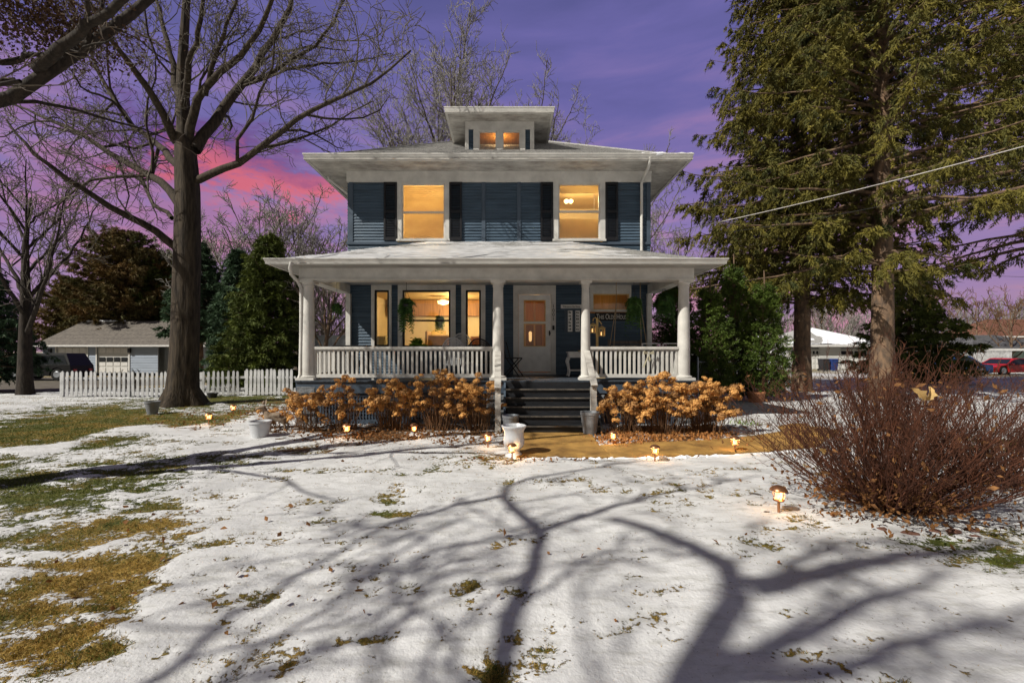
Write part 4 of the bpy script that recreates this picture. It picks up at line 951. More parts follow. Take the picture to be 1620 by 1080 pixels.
# porch swing
Ys = 11.1; sx0, sx1 = PX(966, Ys), PX(1022, Ys); zs = FL+.42
t = thing('porch_swing', ((sx0+sx1)/2, Ys, zs), 'grey slatted porch swing hanging on ropes behind the right railing', 'swing')
for i in range(5): MB().box(sx0, sx1, Ys-.22+i*.09, Ys-.15+i*.09, zs, zs+.02).build('seat_slat', M['wood'], t)
for i in range(4): MB().box(sx0, sx1, Ys+.27+.02*i, Ys+.29+.02*i, zs+.09+i*.10, zs+.165+i*.10).build('back_slat', M['wood'], t)
for x in (sx0+.03, sx1-.03):
    MB().beam((x, Ys-.2, zs+.25), (x, Ys+.28, zs+.25), .05, .03).beam((x, Ys-.18, zs), (x, Ys-.18, zs+.24), .04, .04, up=(0, 1, 0)).beam((x, Ys+.24, zs-.03), (x, Ys+.34, zs+.5), .05, .04, up=(0, 1, 0)).build('arm', M['wood'], t)
    xc = x+(.12 if x < (sx0+sx1)/2 else -.10)
    for yy in (Ys-.2, Ys+.28): MB().tube([(x, yy, zs+.25), (xc, Ys+.04, 2.75), (xc, Ys+.04, 3.34)], .010, 5).build('rope', M['rope'], t)
for k, (a, b, rt) in enumerate(((968, 991, 8), (994, 1009, -14))):
    xa_, xb_ = PX(a, Ys), PX(b, Ys); xm = (xa_+xb_)/2; wz_ = (xb_-xa_)/2
    m = MB(); n = 10; V = []; F = []
    for j in range(n+1):
        for i in range(n+1):
            u, v = i/n*2-1, j/n*2-1; pin = 1-.10*(1-abs(u*v)) ; th = .09*max(0, (1-u**4)*(1-v**4))**.6
            V.append((xm+u*wz_*(1-.08*(1-v*v)), Ys+.12-th, zs+.18+v*.17*(1-.08*(1-u*u))))
    b0 = len(V); V += [(v[0], 2*(Ys+.12)-v[1]+.0, v[2]) for v in V]
    for j in range(n):
        for i in range(n): q = j*(n+1)+i; F += [(q, q+1, q+n+2, q+n+1), (b0+q, b0+q+n+1, b0+q+n+2, b0+q+1)]
    o = MB().add(V, F).build('cushion', M['cush'], None, smooth=True)
    tag(o, ('wide beige cushion lying on the porch swing', 'small square beige cushion standing on the porch swing')[k], 'cushion')
# white bow on the right railing
xb_, yb_ = PX(1026, YC-.1), YC-.09; zb_ = PZ(556, YC)
t = thing('ribbon_bow', (xb_, yb_, zb_), 'cream ribbon bow tied to the right porch railing', 'bow')
for s in (-1, 1):
    MB().add([(xb_, yb_-.02, zb_-.03), (xb_+s*.10, yb_-.05, zb_+.02), (xb_+s*.11, yb_-.03, zb_-.06), (xb_, yb_+.0, zb_-.05), (xb_+s*.10, yb_-.01, zb_+.02), (xb_+s*.11, yb_-.0, zb_-.06)], [(0, 1, 2), (3, 5, 4), (1, 4, 5, 2)]).build('loop', M['cush'], t)
    MB().add([(xb_, yb_-.02, zb_-.05), (xb_+s*.03, yb_-.04, zb_-.14), (xb_+s*.07-.03, yb_-.03, zb_-(.34 if s < 0 else .2)), (xb_+s*.07-.07, yb_-.03, zb_-(.34 if s < 0 else .2))], [(0, 1, 2, 3)]).build('tail', M['cush'], t)
# dark table on the left part of the porch
t = thing('side_table', (PX(552, 11.0), 11.0, FL), 'low black table on the left end of the porch', 'table')
zt = PZ(546, 11); MB().box(PX(530, 11), PX(582, 11), 10.8, 11.3, zt-.03, zt).build('table_top', M['black'], t)
for a in (534, 578):
    for yy in (10.85, 11.25): MB().box(PX(a, 11)-.02, PX(a, 11)+.02, yy-.02, yy+.02, FL, zt-.031).build('leg', M['black'], t)
# ---------------------------------------------------------------- pots in the garden
def pot(name, px, pyb, pyt, wtop, wbot, mt, label, cat='planter', soil=True, rim=.012, Y=None, ribs=0, z0=None):
    Y = Y or GY(pyb); x = PX(px, Y); h = (pyb-pyt)*Y/FPX; rt, rb = wtop*Y/FPX/2, wbot*Y/FPX/2; z0 = gz(x, Y)-.005 if z0 is None else z0
    t = thing(name, (x, Y, z0), label, cat); prof = [(rb, z0)]
    n = 14 if ribs else 6
    for i in range(1, n): 
        u = i/n; prof.append((rb+(rt-rb)*u+(.006*math.sin(i*math.pi) if not ribs else (.007 if i % 2 else 0)), z0+h*.86*u))
    prof += [(rt, z0+h*.87), (rt+rim, z0+h*.88), (rt+rim, z0+h), (rt-.01, z0+h), (rt-.02, z0+h*.9)]
    MB().lathe(x, Y, prof, 28).build('body', mt, t, smooth=True)
    if soil: MB().lathe(x, Y, [(rt-.02, z0+h*.89), (rt-.05, z0+h*.91)], 20).build('soil', M['soil'], t)
    return t
tp = pot('planter_pot', 411, 691, 664, 31, 23, M['ceram'], 'wide white planter left of the porch, on the snow in front of the fawn statue', rim=.02, ribs=1)
pot('planter_pot', 241, 655, 634, 20, 13, M['greypot'], 'grey tapered pot beside the big oak trunk')
pot('planter_pot', 336, 630, 622, 15, 11, M['darkpot'], 'low black pot on the grass behind the oak trunk')
pot('planter_pot', 808, 682, 652, 26, 20, M['galv'], 'blue grey metal tub at the left foot of the steps', Y=8.55)
pot('planter_pot', 933, 686, 649, 28, 19, M['greypot'], 'tall ribbed grey pot at the right foot of the steps', Y=8.45, ribs=1)
pot('planter_pot', 1196, 632, 615, 26, 20, M['terra'], 'terracotta planter beyond the driveway by the wooden gate', Y=13.6, z0=.005)
# urn
Yu = 6.75; xu = PX(813, Yu); zu = gz(xu, Yu); t = thing('garden_urn', (xu, Yu, zu), 'large white urn planter standing beside the walkway in the snow', 'urn'); k = Yu/FPX
pr_ = [(13, 0), (14, 2), (13, 5), (9.5, 8), (9, 11), (10.5, 13)]
MB().lathe(xu, Yu, [(r*k, zu+z*k) for r, z in pr_], 28).build('foot', M['ceram'], t, smooth=True)
m = MB(); n = 48; b0 = 0
prof = [(10.5, 13), (14, 17), (16, 22), (16.2, 27), (15.2, 34), (15.6, 41), (18.0, 46), (19.5, 48), (19.8, 50), (18.2, 50.5), (15.5, 46), (14.5, 42)]
for r, z in prof:
    for j in range(n):
        a = 2*math.pi*j/n; fl_ = 1+(.035*abs(math.sin(a*8)) if 14 < z < 28 else (.012*math.sin(a*16) if z > 45 else 0)); m.v.append((xu+r*k*fl_*math.cos(a), Yu+r*k*fl_*math.sin(a), zu+z*k))
for i in range(len(prof)-1):
    for j in range(n): m.f.append((i*n+j, i*n+(j+1) % n, (i+1)*n+(j+1) % n, (i+1)*n+j))
m.f.append(tuple(range(n))[::-1])
m.build('bowl', M['ceram'], t, smooth=True); MB().lathe(xu, Yu, [(14.6*k, zu+42*k), (.02, zu+43.5*k)], 24).build('soil', M['soil'], t)
# ---------------------------------------------------------------- path lights
LIGHTS = [(1232, 807, 'copper path light in the snow beside the big red brown shrub'), (1036, 727, 'copper path light at the snow edge in front of the right hydrangeas'), (1163, 714, 'copper path light near the far right end of the walkway'),
          (810, 727, 'copper path light standing in front of the white urn'), (772, 710, 'copper path light just left of the white urn'), (655, 692, 'copper path light at the middle of the left hydrangea bed'),
          (549, 693, 'copper path light under the left end of the hydrangeas'), (330, 672, 'copper path light on the grass between the oak and the white planter'), (369, 656, 'copper path light farthest back near the picket fence'), (970, 703, 'copper path light in the leaf litter near the tall grey pot')]
def path_light():
    t = thing('path_light', (0, 0, 0), 'x', 'path light', 'copper path lights along the lawn and walkway')
    MB().lathe(0, 0, [(.013, -.05), (.013, .125)], 10).build('stake', M['copper'], t)
    MB().lathe(0, 0, [(.02, .125), (.048, .130), (.052, .142), (.045, .150)], 20).build('base', M['copper'], t, smooth=True)
    MB().lathe(0, 0, [(.030, .151), (.030, .225)], 16).build('glass', M['lampglass'], t, smooth=True)
    m = MB()
    for k in range(6):
        a = k*math.pi/3; m.tube([(.046*math.cos(a), .046*math.sin(a), .150), (.055*math.cos(a+.25), .055*math.sin(a+.25), .19), (.050*math.cos(a), .050*math.sin(a), .228)], .0028, 4)
    m.build('cage', M['copper'], t)
    MB().lathe(0, 0, [(.070, .226), (.080, .232), (.078, .242), (.062, .262), (.035, .277), (.012, .283)], 24).build('cap', M['copper'], t, smooth=True)
    ld = bpy.data.lights.new('lantern_glow', 'POINT'); ld.energy = 1.1; ld.color = (1, .58, .22); ld.shadow_soft_size = .03
    lo = bpy.data.objects.new('lantern_glow', ld); link(lo, t); lo.location = (0, -.065, .19)
    lo2 = lo.copy(); COL.objects.link(lo2); lo2.parent = t; lo2.location = (0, .065, .19); 
    return t
pl = path_light()
for i, (px, py, lb) in enumerate(LIGHTS):
    o = pl if i == 0 else copy_tree(pl); x, y = GP(px, py); o.location = (x, y, gz(x, y)+.005); o.rotation_euler.z = i*.7; o['label'] = lb
    s = 1.0 if i == 0 else random.Random(i).uniform(.9, 1.0); o.scale = (s, s, s)
    o.rotation_euler.x = R(random.Random(i+9).uniform(-4, 4))
# ---------------------------------------------------------------- fawn statue
def fawn():
    Y = 8.75; x0 = PX(424, Y); z0 = gz(x0, Y); t = thing('fawn_statue', (x0, Y, z0), 'small brown fawn statue with raised ears standing behind the white planter', 'statue')
    V = [(0, 0, .30), (.12, .02, .31), (.27, .05, .30), (.33, .06, .26),      # 0-3 chest,back,rump,tail
         (-.05, 0, .40), (-.08, -.01, .50), (-.15, -.05, .48), (-.20, -.08, .455)]  # neck, head, muzzle
    Rr = [.085, .08, .085, .03, .045, .052, .034, .018]
    E = [(0, 1), (1, 2), (2, 3), (0, 4), (4, 5), (5, 6), (6, 7)]
    def leg(root, pts, rad):
        p = root
        for q, r_ in zip(pts, rad): V.append(q); Rr.append(r_); E.append((p, len(V)-1)); p = len(V)-1
    leg(0, [(-.01, -.05, .20), (-.015, -.055, .11), (-.01, -.055, .01)], [.035, .018, .016]); leg(0, [(.02, .055, .20), (.03, .055, .11), (.02, .055, .01)], [.035, .018, .016])
    leg(2, [(.26, .0, .20), (.31, -.005, .12), (.29, -.005, .01)], [.045, .020, .016]); leg(2, [(.29, .10, .20), (.34, .11, .12), (.32, .11, .01)], [.045, .020, .016])
    me = bpy.data.meshes.new('body'); me.from_pydata(V, E, []); o = link(bpy.data.objects.new('body', me), t)
    m = o.modifiers.new('skin', 'SKIN'); m.use_smooth_shade = True
    for i, r_ in enumerate(Rr): me.skin_vertices[0].data[i].radius = (r_, r_)
    me.skin_vertices[0].data[1].use_root = True
    s = o.modifiers.new('sub', 'SUBSURF'); s.levels = 2; s.render_levels = 2
    dg = bpy.context.evaluated_depsgraph_get(); me2 = bpy.data.meshes.new_from_object(o.evaluated_get(dg)); o.modifiers.clear(); o.data = me2; me2.materials.clear(); me2.materials.append(M['deer'])
    for s in (-1, 1):
        c = Vector((-.065, s*.035-.005, .535)); tip = c+Vector((.02, s*.05, .10))
        mm = MB(); mm.v = [tuple(c+Vector((-.02, 0, 0))), tuple(c+Vector((.02, 0, 0))), tuple(c+Vector((0, s*.012, .05))+Vector((.03, 0, 0))), tuple(tip), tuple(c+Vector((0, s*.02, .05))+Vector((-.025, 0, 0))), tuple(c+Vector((.0, s*.035, .035)))]
        mm.f = [(0, 1, 2, 3, 4), (0, 5, 1), (1, 5, 2), (2, 5, 3), (3, 5, 4), (4, 5, 0)]
        b = bpy.data.meshes.new('ear'); b.from_pydata(mm.v, [], mm.f); b.materials.append(M['deer']); link(bpy.data.objects.new('ear', b), t)
        b = MB().lathe(0, 0, [(.001, -.008), (.008, 0), (.001, .008)], 8); b.v = [(v[0]-.11, v[1]+s*.036-.02, v[2]+.505) for v in b.v]
        q = bpy.data.meshes.new('eye'); q.from_pydata(b.v, [], b.f); q.materials.append(M['black']); link(bpy.data.objects.new('eye', q), t)
    b = MB().lathe(0, 0, [(.002, -.012), (.012, 0), (.002, .01)], 8); b.v = [(v[0]-.215, v[1]-.09, v[2]+.452) for v in b.v]; q = bpy.data.meshes.new('nose'); q.from_pydata(b.v, [], b.f); q.materials.append(M['black']); link(bpy.data.objects.new('nose', q), t)
    t.rotation_euler.z = R(12)
fawn()
# ---------------------------------------------------------------- batch tubes
class Tubes:
    def __init__(s): s.t = {}
    def add(s, pts, rad, n): s.t.setdefault((len(pts), n), []).append((pts, rad))
    def arrays(s, only=None):
        Vs = []; Fs = []; base = 0
        for (k, n), L in s.t.items():
            P = np.array([a for a, b in L], float); Rr = np.array([b for a, b in L], float)
            T = unit(np.gradient(P, axis=1)); ref = np.cross(T[:, 0], np.where(np.abs(T[:, 0, 2:3]) < .9, np.array([[0, 0, 1.]]), np.array([[1., 0, 0]])))
            U = unit(ref[:, None, :]-T*np.sum(ref[:, None, :]*T, -1, keepdims=True)); W = np.cross(T, U)
            a = np.arange(n)*2*np.pi/n
            V = P[:, :, None, :]+(U[:, :, None, :]*np.cos(a)[None, None, :, None]+W[:, :, None, :]*np.sin(a)[None, None, :, None])*Rr[:, :, None, None]
            N_ = len(L); b0 = base+(np.arange(N_)*k*n)[:, None, None]+(np.arange(k-1)*n)[None, :, None]; j = np.arange(n)[None, None, :]; j2 = (j+1) % n
            F = np.stack([b0+j, b0+j2, b0+n+j2, b0+n+j], -1).reshape(-1, 4)
            Vs.append(V.reshape(-1, 3)); Fs.append(F); base += N_*k*n
        return np.concatenate(Vs), np.concatenate(Fs)
    def build(s, name, mt, parent, smooth=True, kind=None, off=None):
        if not s.t: return None
        V, F = s.arrays()
        o = nmesh(name, V, [F], mt, parent, smooth=smooth)
        if kind: o['kind'] = kind
        return o
def nrm(v): return v/max(1e-9, float(np.linalg.norm(v)))
def perp(rng, d):
    v = np.array([rng.gauss(0, 1), rng.gauss(0, 1), rng.gauss(0, 1)]); v = v-d*float(v@d); return nrm(v)
def poly_resample(pts, k, wob=0, rng=None):
    pts = np.array(pts, float); d = np.r_[0, np.cumsum(np.linalg.norm(np.diff(pts, axis=0), axis=1))]
    # catmull-like smoothing through dense linear then average
    u = np.linspace(0, d[-1], k*4); P = np.stack([np.interp(u, d, pts[:, i]) for i in range(3)], 1)
    ker = np.ones(5)/5; Q = np.pad(P, ((2, 2), (0, 0)), mode='edge'); Q = np.stack([np.convolve(Q[:, i], ker, 'valid') for i in range(3)], 1); Q[0] = P[0]; Q[-1] = P[-1]
    P = Q[np.linspace(0, len(Q)-1, k).astype(int)]
    if wob and rng: P[1:-1] += np.array([[rng.gauss(0, wob) for _ in range(3)] for _ in range(k-2)])
    return P, d[-1]
def grow(big, small, P, r0, r1, L, rng, lev, maxlev, dens=2.0, rmin=.005, spread=.9, up=.25, ratio=.55, thin=.03, start=.15, lmin=.12):
    """register limb P with radii and spawn children along it"""
    k = len(P); rad = np.linspace(r0, r1, k)
    (big if r0 > thin else small).add(P, rad, 8 if r0 > .08 else (5 if r0 > .02 else 3))
    if lev >= maxlev: return
    n = max(3, int(L*dens*(1.0, 1.6, 2.4, 3.0)[min(lev, 3)]))
    for i in range(n):
        t = start+(1-start)*(i+rng.random())/n; f = t*(k-1); j = min(int(f), k-2); p = P[j]*(1-(f-j))+P[j+1]*(f-j); tan = nrm(P[j+1]-P[j])
        r = (r0+(r1-r0)*t)
        l = L*ratio*(1.15-.65*t)*rng.uniform(.55, 1.15)
        if l < lmin: l = lmin*rng.uniform(.6, 1.2)
        d = nrm(tan*rng.uniform(.5, 1.0)+perp(rng, tan)*spread*rng.uniform(.6, 1.15)+np.array([0, 0, up*rng.uniform(0, 1.3)]))
        kk = 6 if lev < 1 else (5 if lev < 2 else 4); pts = [p]; q = p.copy(); dd = d
        for s in range(kk-1):
            dd = nrm(dd+perp(rng, dd)*rng.uniform(.12, .50)+np.array([0, 0, up*.25])); q = q+dd*l/(kk-1); pts.append(q)
        c0 = max(rmin, min(r*.62, l*.013)); grow(big, small, np.array(pts), c0, max(rmin*.8, c0*.35), l, rng, lev+1, maxlev, dens=dens, rmin=rmin, spread=spread, up=up, ratio=ratio, thin=thin, start=.12, lmin=lmin)
def bare_tree(name, base, trunk, limbs, label, seed, bark='bark', twig='twig', maxlev=3, dens=1.3, rmin=.006, flare=1.5, group=None, trunk_n=18, up=.2, ratio=.5, cat='tree', name_='bare_tree', spread=.9, lmin=.3, tk=1.0):
    rng = random.Random(seed); t = thing(name_, base, label, cat, group)
    P, L = poly_resample([p for p, r in trunk], 26, .0); rr = [r*tk for p, r in trunk]; d = np.r_[0, np.cumsum([float(np.linalg.norm(np.subtract(trunk[i+1][0], trunk[i][0]))) for i in range(len(trunk)-1)])]
    rad = np.interp(np.linspace(0, d[-1], 26), d, rr)
    V = []; n = trunk_n; rs = np.random.RandomState(seed)
    ph = rs.rand(4)*6
    for i, p in enumerate(P):
        for j in range(n):
            a = 2*math.pi*j/n; h = max(0, 1-(p[2]-base[2])/.9); f = 1+.04*math.sin(3*a+ph[0]+i*.3)+.03*math.sin(7*a+ph[1]-i*.2)+h**2*(flare-1)*(1+.45*math.sin(5*a+ph[2])+.2*math.sin(9*a+ph[3]))
            V.append((p[0]+math.cos(a)*rad[i]*f, p[1]+math.sin(a)*rad[i]*f, p[2]))
    F = [(i*n+j, i*n+(j+1) % n, (i+1)*n+(j+1) % n, (i+1)*n+j) for i in range(len(P)-1) for j in range(n)]
    nmesh('trunk', V, [np.array(F)], M[bark], t, smooth=True)
    big = Tubes(); small = Tubes()
    for pts, r0, r1 in limbs:
        Pp, L = poly_resample(pts, 14, .02, rng); grow(big, small, Pp, r0*(.85 if tk < 1 else 1), r1, L, rng, 0, maxlev, dens=dens, rmin=rmin, up=up, ratio=ratio, spread=spread, lmin=lmin)
    # crown grown from the leader too
    big.build('limbs', M[bark], t); small.build('twigs', M[twig], t, smooth=False, kind='stuff'); return t
# the big oak left of the porch
Y = 13.0
def Q(px, py, dy=0): return np.array(P3(px, py, Y+dy))
xb, yb = GP(290, 641)
tr = [((xb, Y, -.1), .46), ((xb, Y, .5), .44), (tuple(Q(294, 520)), .41), (tuple(Q(297, 400)), .40), (tuple(Q(297, 300)), .37), (tuple(Q(293, 240)), .34), (tuple(Q(291, 190)), .22), (tuple(Q(287, 120)), .17), (tuple(Q(292, 40)), .13), (tuple(Q(300, -80)), .09), (tuple(Q(305, -220)), .04)]
li = [([Q(313, 285), Q(345, 272, -.3), Q(400, 245, -.8), Q(430, 215, -1), Q(470, 190, -1.3), Q(510, 165, -1.6), Q(560, 148, -1.8), Q(610, 118, -2), Q(650, 80, -2)], .13, .02),
      ([Q(283, 322), Q(262, 292, .3), Q(215, 265, .8), Q(170, 240, 1.1), Q(130, 213, 1.3), Q(70, 185, 1.6), Q(20, 165, 2)], .15, .03),
      ([Q(280, 392), Q(235, 358, -.4), Q(205, 342, -.8), Q(160, 318, -1.2), Q(110, 285, -1.6), Q(50, 240, -2), Q(10, 190, -2)], .14, .02),
      ([Q(282, 262), Q(250, 230, 1), Q(205, 195, 1.6), Q(165, 130, 2.2), Q(145, 90, 2.6), Q(120, 20, 3)], .13, .03),
      ([Q(280, 225), Q(245, 160, -1), Q(210, 105, -1.6), Q(175, 65, -2), Q(140, 0, -2.6)], .15, .03),
      ([Q(298, 225), Q(315, 150, -.5), Q(345, 120, -1), Q(385, 85, -1.5), Q(420, 30, -2), Q(440, -40, -2.5)], .15, .04),
      ([Q(308, 238), Q(340, 190, .6), Q(365, 155, 1), Q(390, 125, 1.3), Q(420, 80, 1.6), Q(455, 20, 2), Q(480, -60, 2.4)], .19, .05),
      ([Q(388, 128, 1.3), Q(430, 115, 1), Q(480, 85, .6), Q(505, 65, .4), Q(540, 10, .2), Q(570, -50, 0)], .09, .02),
      ([Q(445, 110, .8), Q(500, 103, .8), Q(560, 98, .9), Q(620, 85, 1)], .06, .012),
      ([Q(290, 180), Q(300, 100, -1), Q(315, 40, -1.6), Q(330, -60, -2)], .12, .03), ([Q(288, 170), Q(270, 90, .5), Q(255, 30, .9), Q(235, -60, 1.2)], .13, .03),
      ([Q(325, 150, -.6), Q(340, 90, -1.2), Q(365, 30, -1.8), Q(390, -50, -2.4)], .09, .02), ([Q(205, 195, 1.6), Q(180, 160, 1), Q(130, 140, .6), Q(80, 60, 0)], .06, .012), ([Q(272, 345), Q(240, 320, .5), Q(228, 290, .8), Q(205, 240, 1), Q(190, 180, 1.4)], .08, .015)]
bare_tree('oak', (xb, Y, 0), tr, li, 'large bare oak with thick brown trunk left of the porch', 11, flare=1.55, maxlev=4, dens=1.5, rmin=.0085, trunk_n=36, ratio=.46, name_='oak_tree', spread=.95, up=.12, lmin=.38, tk=.84)
# roots spreading at the oak's foot
# near tree standing left of and behind the camera: one limb crosses the upper left corner
Yn = 6.0
def Qn(px, py, dy=0): return np.array(P3(px, py, Yn+dy))
bx, by = -9.6, 2.6
tr = [((bx, by, -.1), .42), ((bx, by, .6), .36), ((bx+.1, by+.3, 2.0), .33), ((bx+.3, by+.6, 3.4), .29), ((bx-.1, by+.5, 5.0), .22), ((bx-.3, by+.4, 7.5), .15), ((bx, by, 10.5), .06)]
li = [([(bx+.2, by+.5, 2.9), (-8.2, 4.6, 3.8), Qn(0, 168), Qn(50, 120), Qn(105, 104, .1), Qn(160, 65, .3), Qn(240, -5, .6), Qn(330, -120, 1)], .13, .045),
      ([Qn(58, 108), Qn(110, 60, -.3), Qn(170, 20, -.6), Qn(260, -60, -1)], .08, .03), ([(bx+.2, by+.6, 3.6), (-8.0, 3.2, 5.8), (-6.8, 3.2, 8), (-5.5, 3.5, 10)], .13, .03), ([(bx, by+.5, 5), (-10, 4.5, 7.5), (-9.5, 6, 10)], .12, .03),
      ([Qn(0, 100, .3), Qn(60, 84, .2), Qn(110, 82, .0), Qn(180, 60, -.2)], .035, .01), ([(-8.4, 4.4, 3.9), Qn(-60, 115), Qn(0, 130, .3), Qn(25, 126, .4)], .05, .03)]
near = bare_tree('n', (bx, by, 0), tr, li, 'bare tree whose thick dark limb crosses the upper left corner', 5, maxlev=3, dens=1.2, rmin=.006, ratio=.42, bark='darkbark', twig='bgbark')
# tree behind the camera that throws the branching shadows over the snow
H = np.array([.84, .545, -.916])
def SH(px, py, h):
    x, y = GP(px, py); h = h*1.12; return np.array([x, y, 0])-H*(h/.916)
tb = (-8.6, -6.6)
fork = np.array([tb[0], tb[1], 5.1])
tr = [((tb[0], tb[1], -.1), .5), ((tb[0], tb[1], 1), .42), ((tb[0]+.05, tb[1], 3), .38), (tuple(fork), .34), ((tb[0]-.2, tb[1]-.2, 9), .2), ((tb[0]-.4, tb[1]-.3, 12), .1), ((tb[0]-.4, tb[1]-.3, 15), .04)]
F0 = fork*.999
li = [([F0, SH(800, 1080, 6.3), SH(798, 1000, 6.6), SH(822, 950, 6.8), SH(848, 900, 7), SH(857, 842, 7.2)], .085, .055),
      ([SH(857, 842, 7.2), SH(825, 815, 7.3), SH(797, 787, 7.5), SH(800, 768, 7.8), SH(850, 755, 8.1), SH(960, 735, 8.5), SH(1050, 725, 9)], .055, .02),
      ([SH(797, 787, 7.5), SH(740, 795, 7.7), SH(660, 818, 7.9), SH(560, 848, 8.1), SH(480, 860, 8.4)], .042, .015),
      ([SH(857, 842, 7.2), SH(920, 818, 7.5), SH(1000, 790, 7.8), SH(1080, 772, 8.2), SH(1200, 750, 8.6)], .05, .015),
      ([F0+np.array([0, 0, 1.5]), SH(1085, 1080, 8.6), SH(1140, 1000, 8.9), SH(1188, 930, 9.1), SH(1160, 898, 9.3), SH(1120, 878, 9.5), SH(1050, 842, 9.8), SH(970, 820, 10.1)], .18, .05),
      ([SH(1188, 930, 9.1), SH(1290, 908, 9.4), SH(1400, 884, 9.7), SH(1500, 868, 10), SH(1600, 850, 10.3)], .12, .04), ([SH(1225, 922, 9.2), SH(1262, 885, 9.4), SH(1300, 868, 9.6), SH(1400, 850, 9.9)], .06, .02),
      ([SH(1070, 1080, 8.6), SH(1220, 1030, 8.9), SH(1350, 960, 9.3), SH(1500, 905, 9.8)], .09, .03), ([SH(1085, 1080, 8.6), SH(1300, 1075, 9), SH(1480, 1010, 9.4), SH(1640, 960, 9.9)], .08, .03), ([SH(857, 842, 7.2), SH(700, 870, 8), SH(600, 930, 8.6)], .03, .02),
      ([F0, SH(235, 1080, 6.2), SH(330, 1010, 6.5), SH(420, 940, 6.8), SH(505, 885, 7), SH(590, 846, 7.2), SH(690, 800, 7.6)], .065, .02),
      ([F0, SH(368, 1075, 7.2), SH(400, 1030, 7.4), SH(480, 985, 7.6), SH(560, 938, 7.8), SH(625, 890, 8), SH(640, 862, 8.1), SH(720, 828, 8.4)], .055, .02),
      ([fork+np.array([0, 0, 2]), (-12.5, -8.5, 11.5), (-13.5, -7.5, 13)], .1, .04), ([fork+np.array([0, 0, 3]), (-8.5, -10.5, 12), (-7.5, -11.5, 14)], .1, .04)]
bare_tree('s', (tb[0], tb[1], 0), tr, li, 'bare tree behind the viewpoint that casts branching shadows on the snow', 21, maxlev=3, dens=1.35, rmin=.011, ratio=.42, up=.15, spread=1.0)
# generic bare tree for the background
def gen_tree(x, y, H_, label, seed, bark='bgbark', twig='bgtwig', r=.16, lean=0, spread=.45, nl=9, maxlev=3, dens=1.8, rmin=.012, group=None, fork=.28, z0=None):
    rng = random.Random(seed); z0 = gz(x, y)-.1 if z0 is None else z0
    tr = [((x, y, z0), r*1.15), ((x+lean*.1*H_, y, z0+H_*fork), r*.85), ((x+lean*.25*H_, y, z0+H_*.6), r*.45), ((x+lean*.34*H_, y+.02*H_, z0+H_*.80), .03)]
    li = []
    for i in range(nl):
        f = fork*.8+(.76-fork*.8)*i/nl+rng.uniform(0, .03); a = i*2.4+rng.uniform(-.5, .5); L = H_*spread*(1.28-f)*rng.uniform(.8, 1.2); xx = x+lean*.4*f*H_
        p0 = np.array([xx, y, z0+H_*f]); d = np.array([math.cos(a), math.sin(a), rng.uniform(.9, 1.7)]); d = nrm(d)
        p1 = p0+d*L*.5; p2 = p1+nrm(d+np.array([0, 0, .5]))*L*.5; li.append(([p0, p1, p2], r*.5*(1.1-f), rmin*1.5))
    return bare_tree('g', (x, y, z0), tr, li, label, seed, bark=bark, twig=twig, maxlev=maxlev, dens=dens, rmin=rmin, group=group, ratio=.45, up=.32, trunk_n=10, flare=1.2, lmin=.5)
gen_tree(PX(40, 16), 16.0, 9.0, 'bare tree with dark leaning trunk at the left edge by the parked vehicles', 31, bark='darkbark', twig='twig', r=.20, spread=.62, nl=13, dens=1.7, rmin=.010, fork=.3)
gen_tree(PX(715, 27), 27, 22.0, 'tall bare tree rising behind the house roof left of the dormer', 32, r=.28, spread=.42, nl=20, dens=2.1, rmin=.015, fork=.25)
gen_tree(PX(850, 30), 30, 21.8, 'bare tree rising behind the roof just right of the dormer', 33, r=.25, spread=.40, nl=16, dens=1.8, rmin=.016)
gen_tree(PX(1020, 34), 34, 20.6, 'slim bare tree top showing above the right side of the main roof', 34, r=.2, spread=.26, nl=12, dens=1.6, rmin=.018, maxlev=3)
gen_tree(PX(965, 36), 36, 20.8, 'smallest bare tree top peeping over the main roof', 35, r=.18, spread=.22, nl=10, dens=1.6, rmin=.018)
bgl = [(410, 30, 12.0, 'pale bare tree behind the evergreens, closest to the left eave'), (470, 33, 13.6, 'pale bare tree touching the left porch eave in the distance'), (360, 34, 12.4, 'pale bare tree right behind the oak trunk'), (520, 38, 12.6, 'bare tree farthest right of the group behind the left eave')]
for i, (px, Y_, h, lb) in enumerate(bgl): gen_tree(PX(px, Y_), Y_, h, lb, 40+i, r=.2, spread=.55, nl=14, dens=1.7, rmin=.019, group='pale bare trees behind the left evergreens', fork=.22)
gen_tree(PX(1075, 24), 24, 9.5, 'bare tree squeezed between the house corner and the tall spruce', 50, r=.14, spread=.5, nl=10, dens=1.0, rmin=.013)
gen_tree(PX(505, 17.5), 17.5, 5.2, 'leaning bare tree with a tan trunk seen through the left end of the porch', 51, bark='conbark', twig='twig', r=.11, lean=.35, spread=.6, nl=10, dens=1.3, rmin=.009)
for i, (px, Y_, h, lb) in enumerate([(1480, 42, 7.5, 'bare tan tree behind the white fence at right'), (1545, 46, 8, 'bare tan tree in front of the brown roofed house'), (1600, 40, 7, 'bare tan tree nearest the right edge of the picture'), (1300, 55, 9.5, 'bare tree beyond the garage between the two spruce trunks')]):
    gen_tree(PX(px, Y_), Y_, h, lb, 60+i, bark='conbark', twig='bgtwig' if i == 3 else 'stem', r=.13, spread=.6, nl=12, dens=.9, rmin=.018, group='bare trees beyond the street at right', fork=.15)
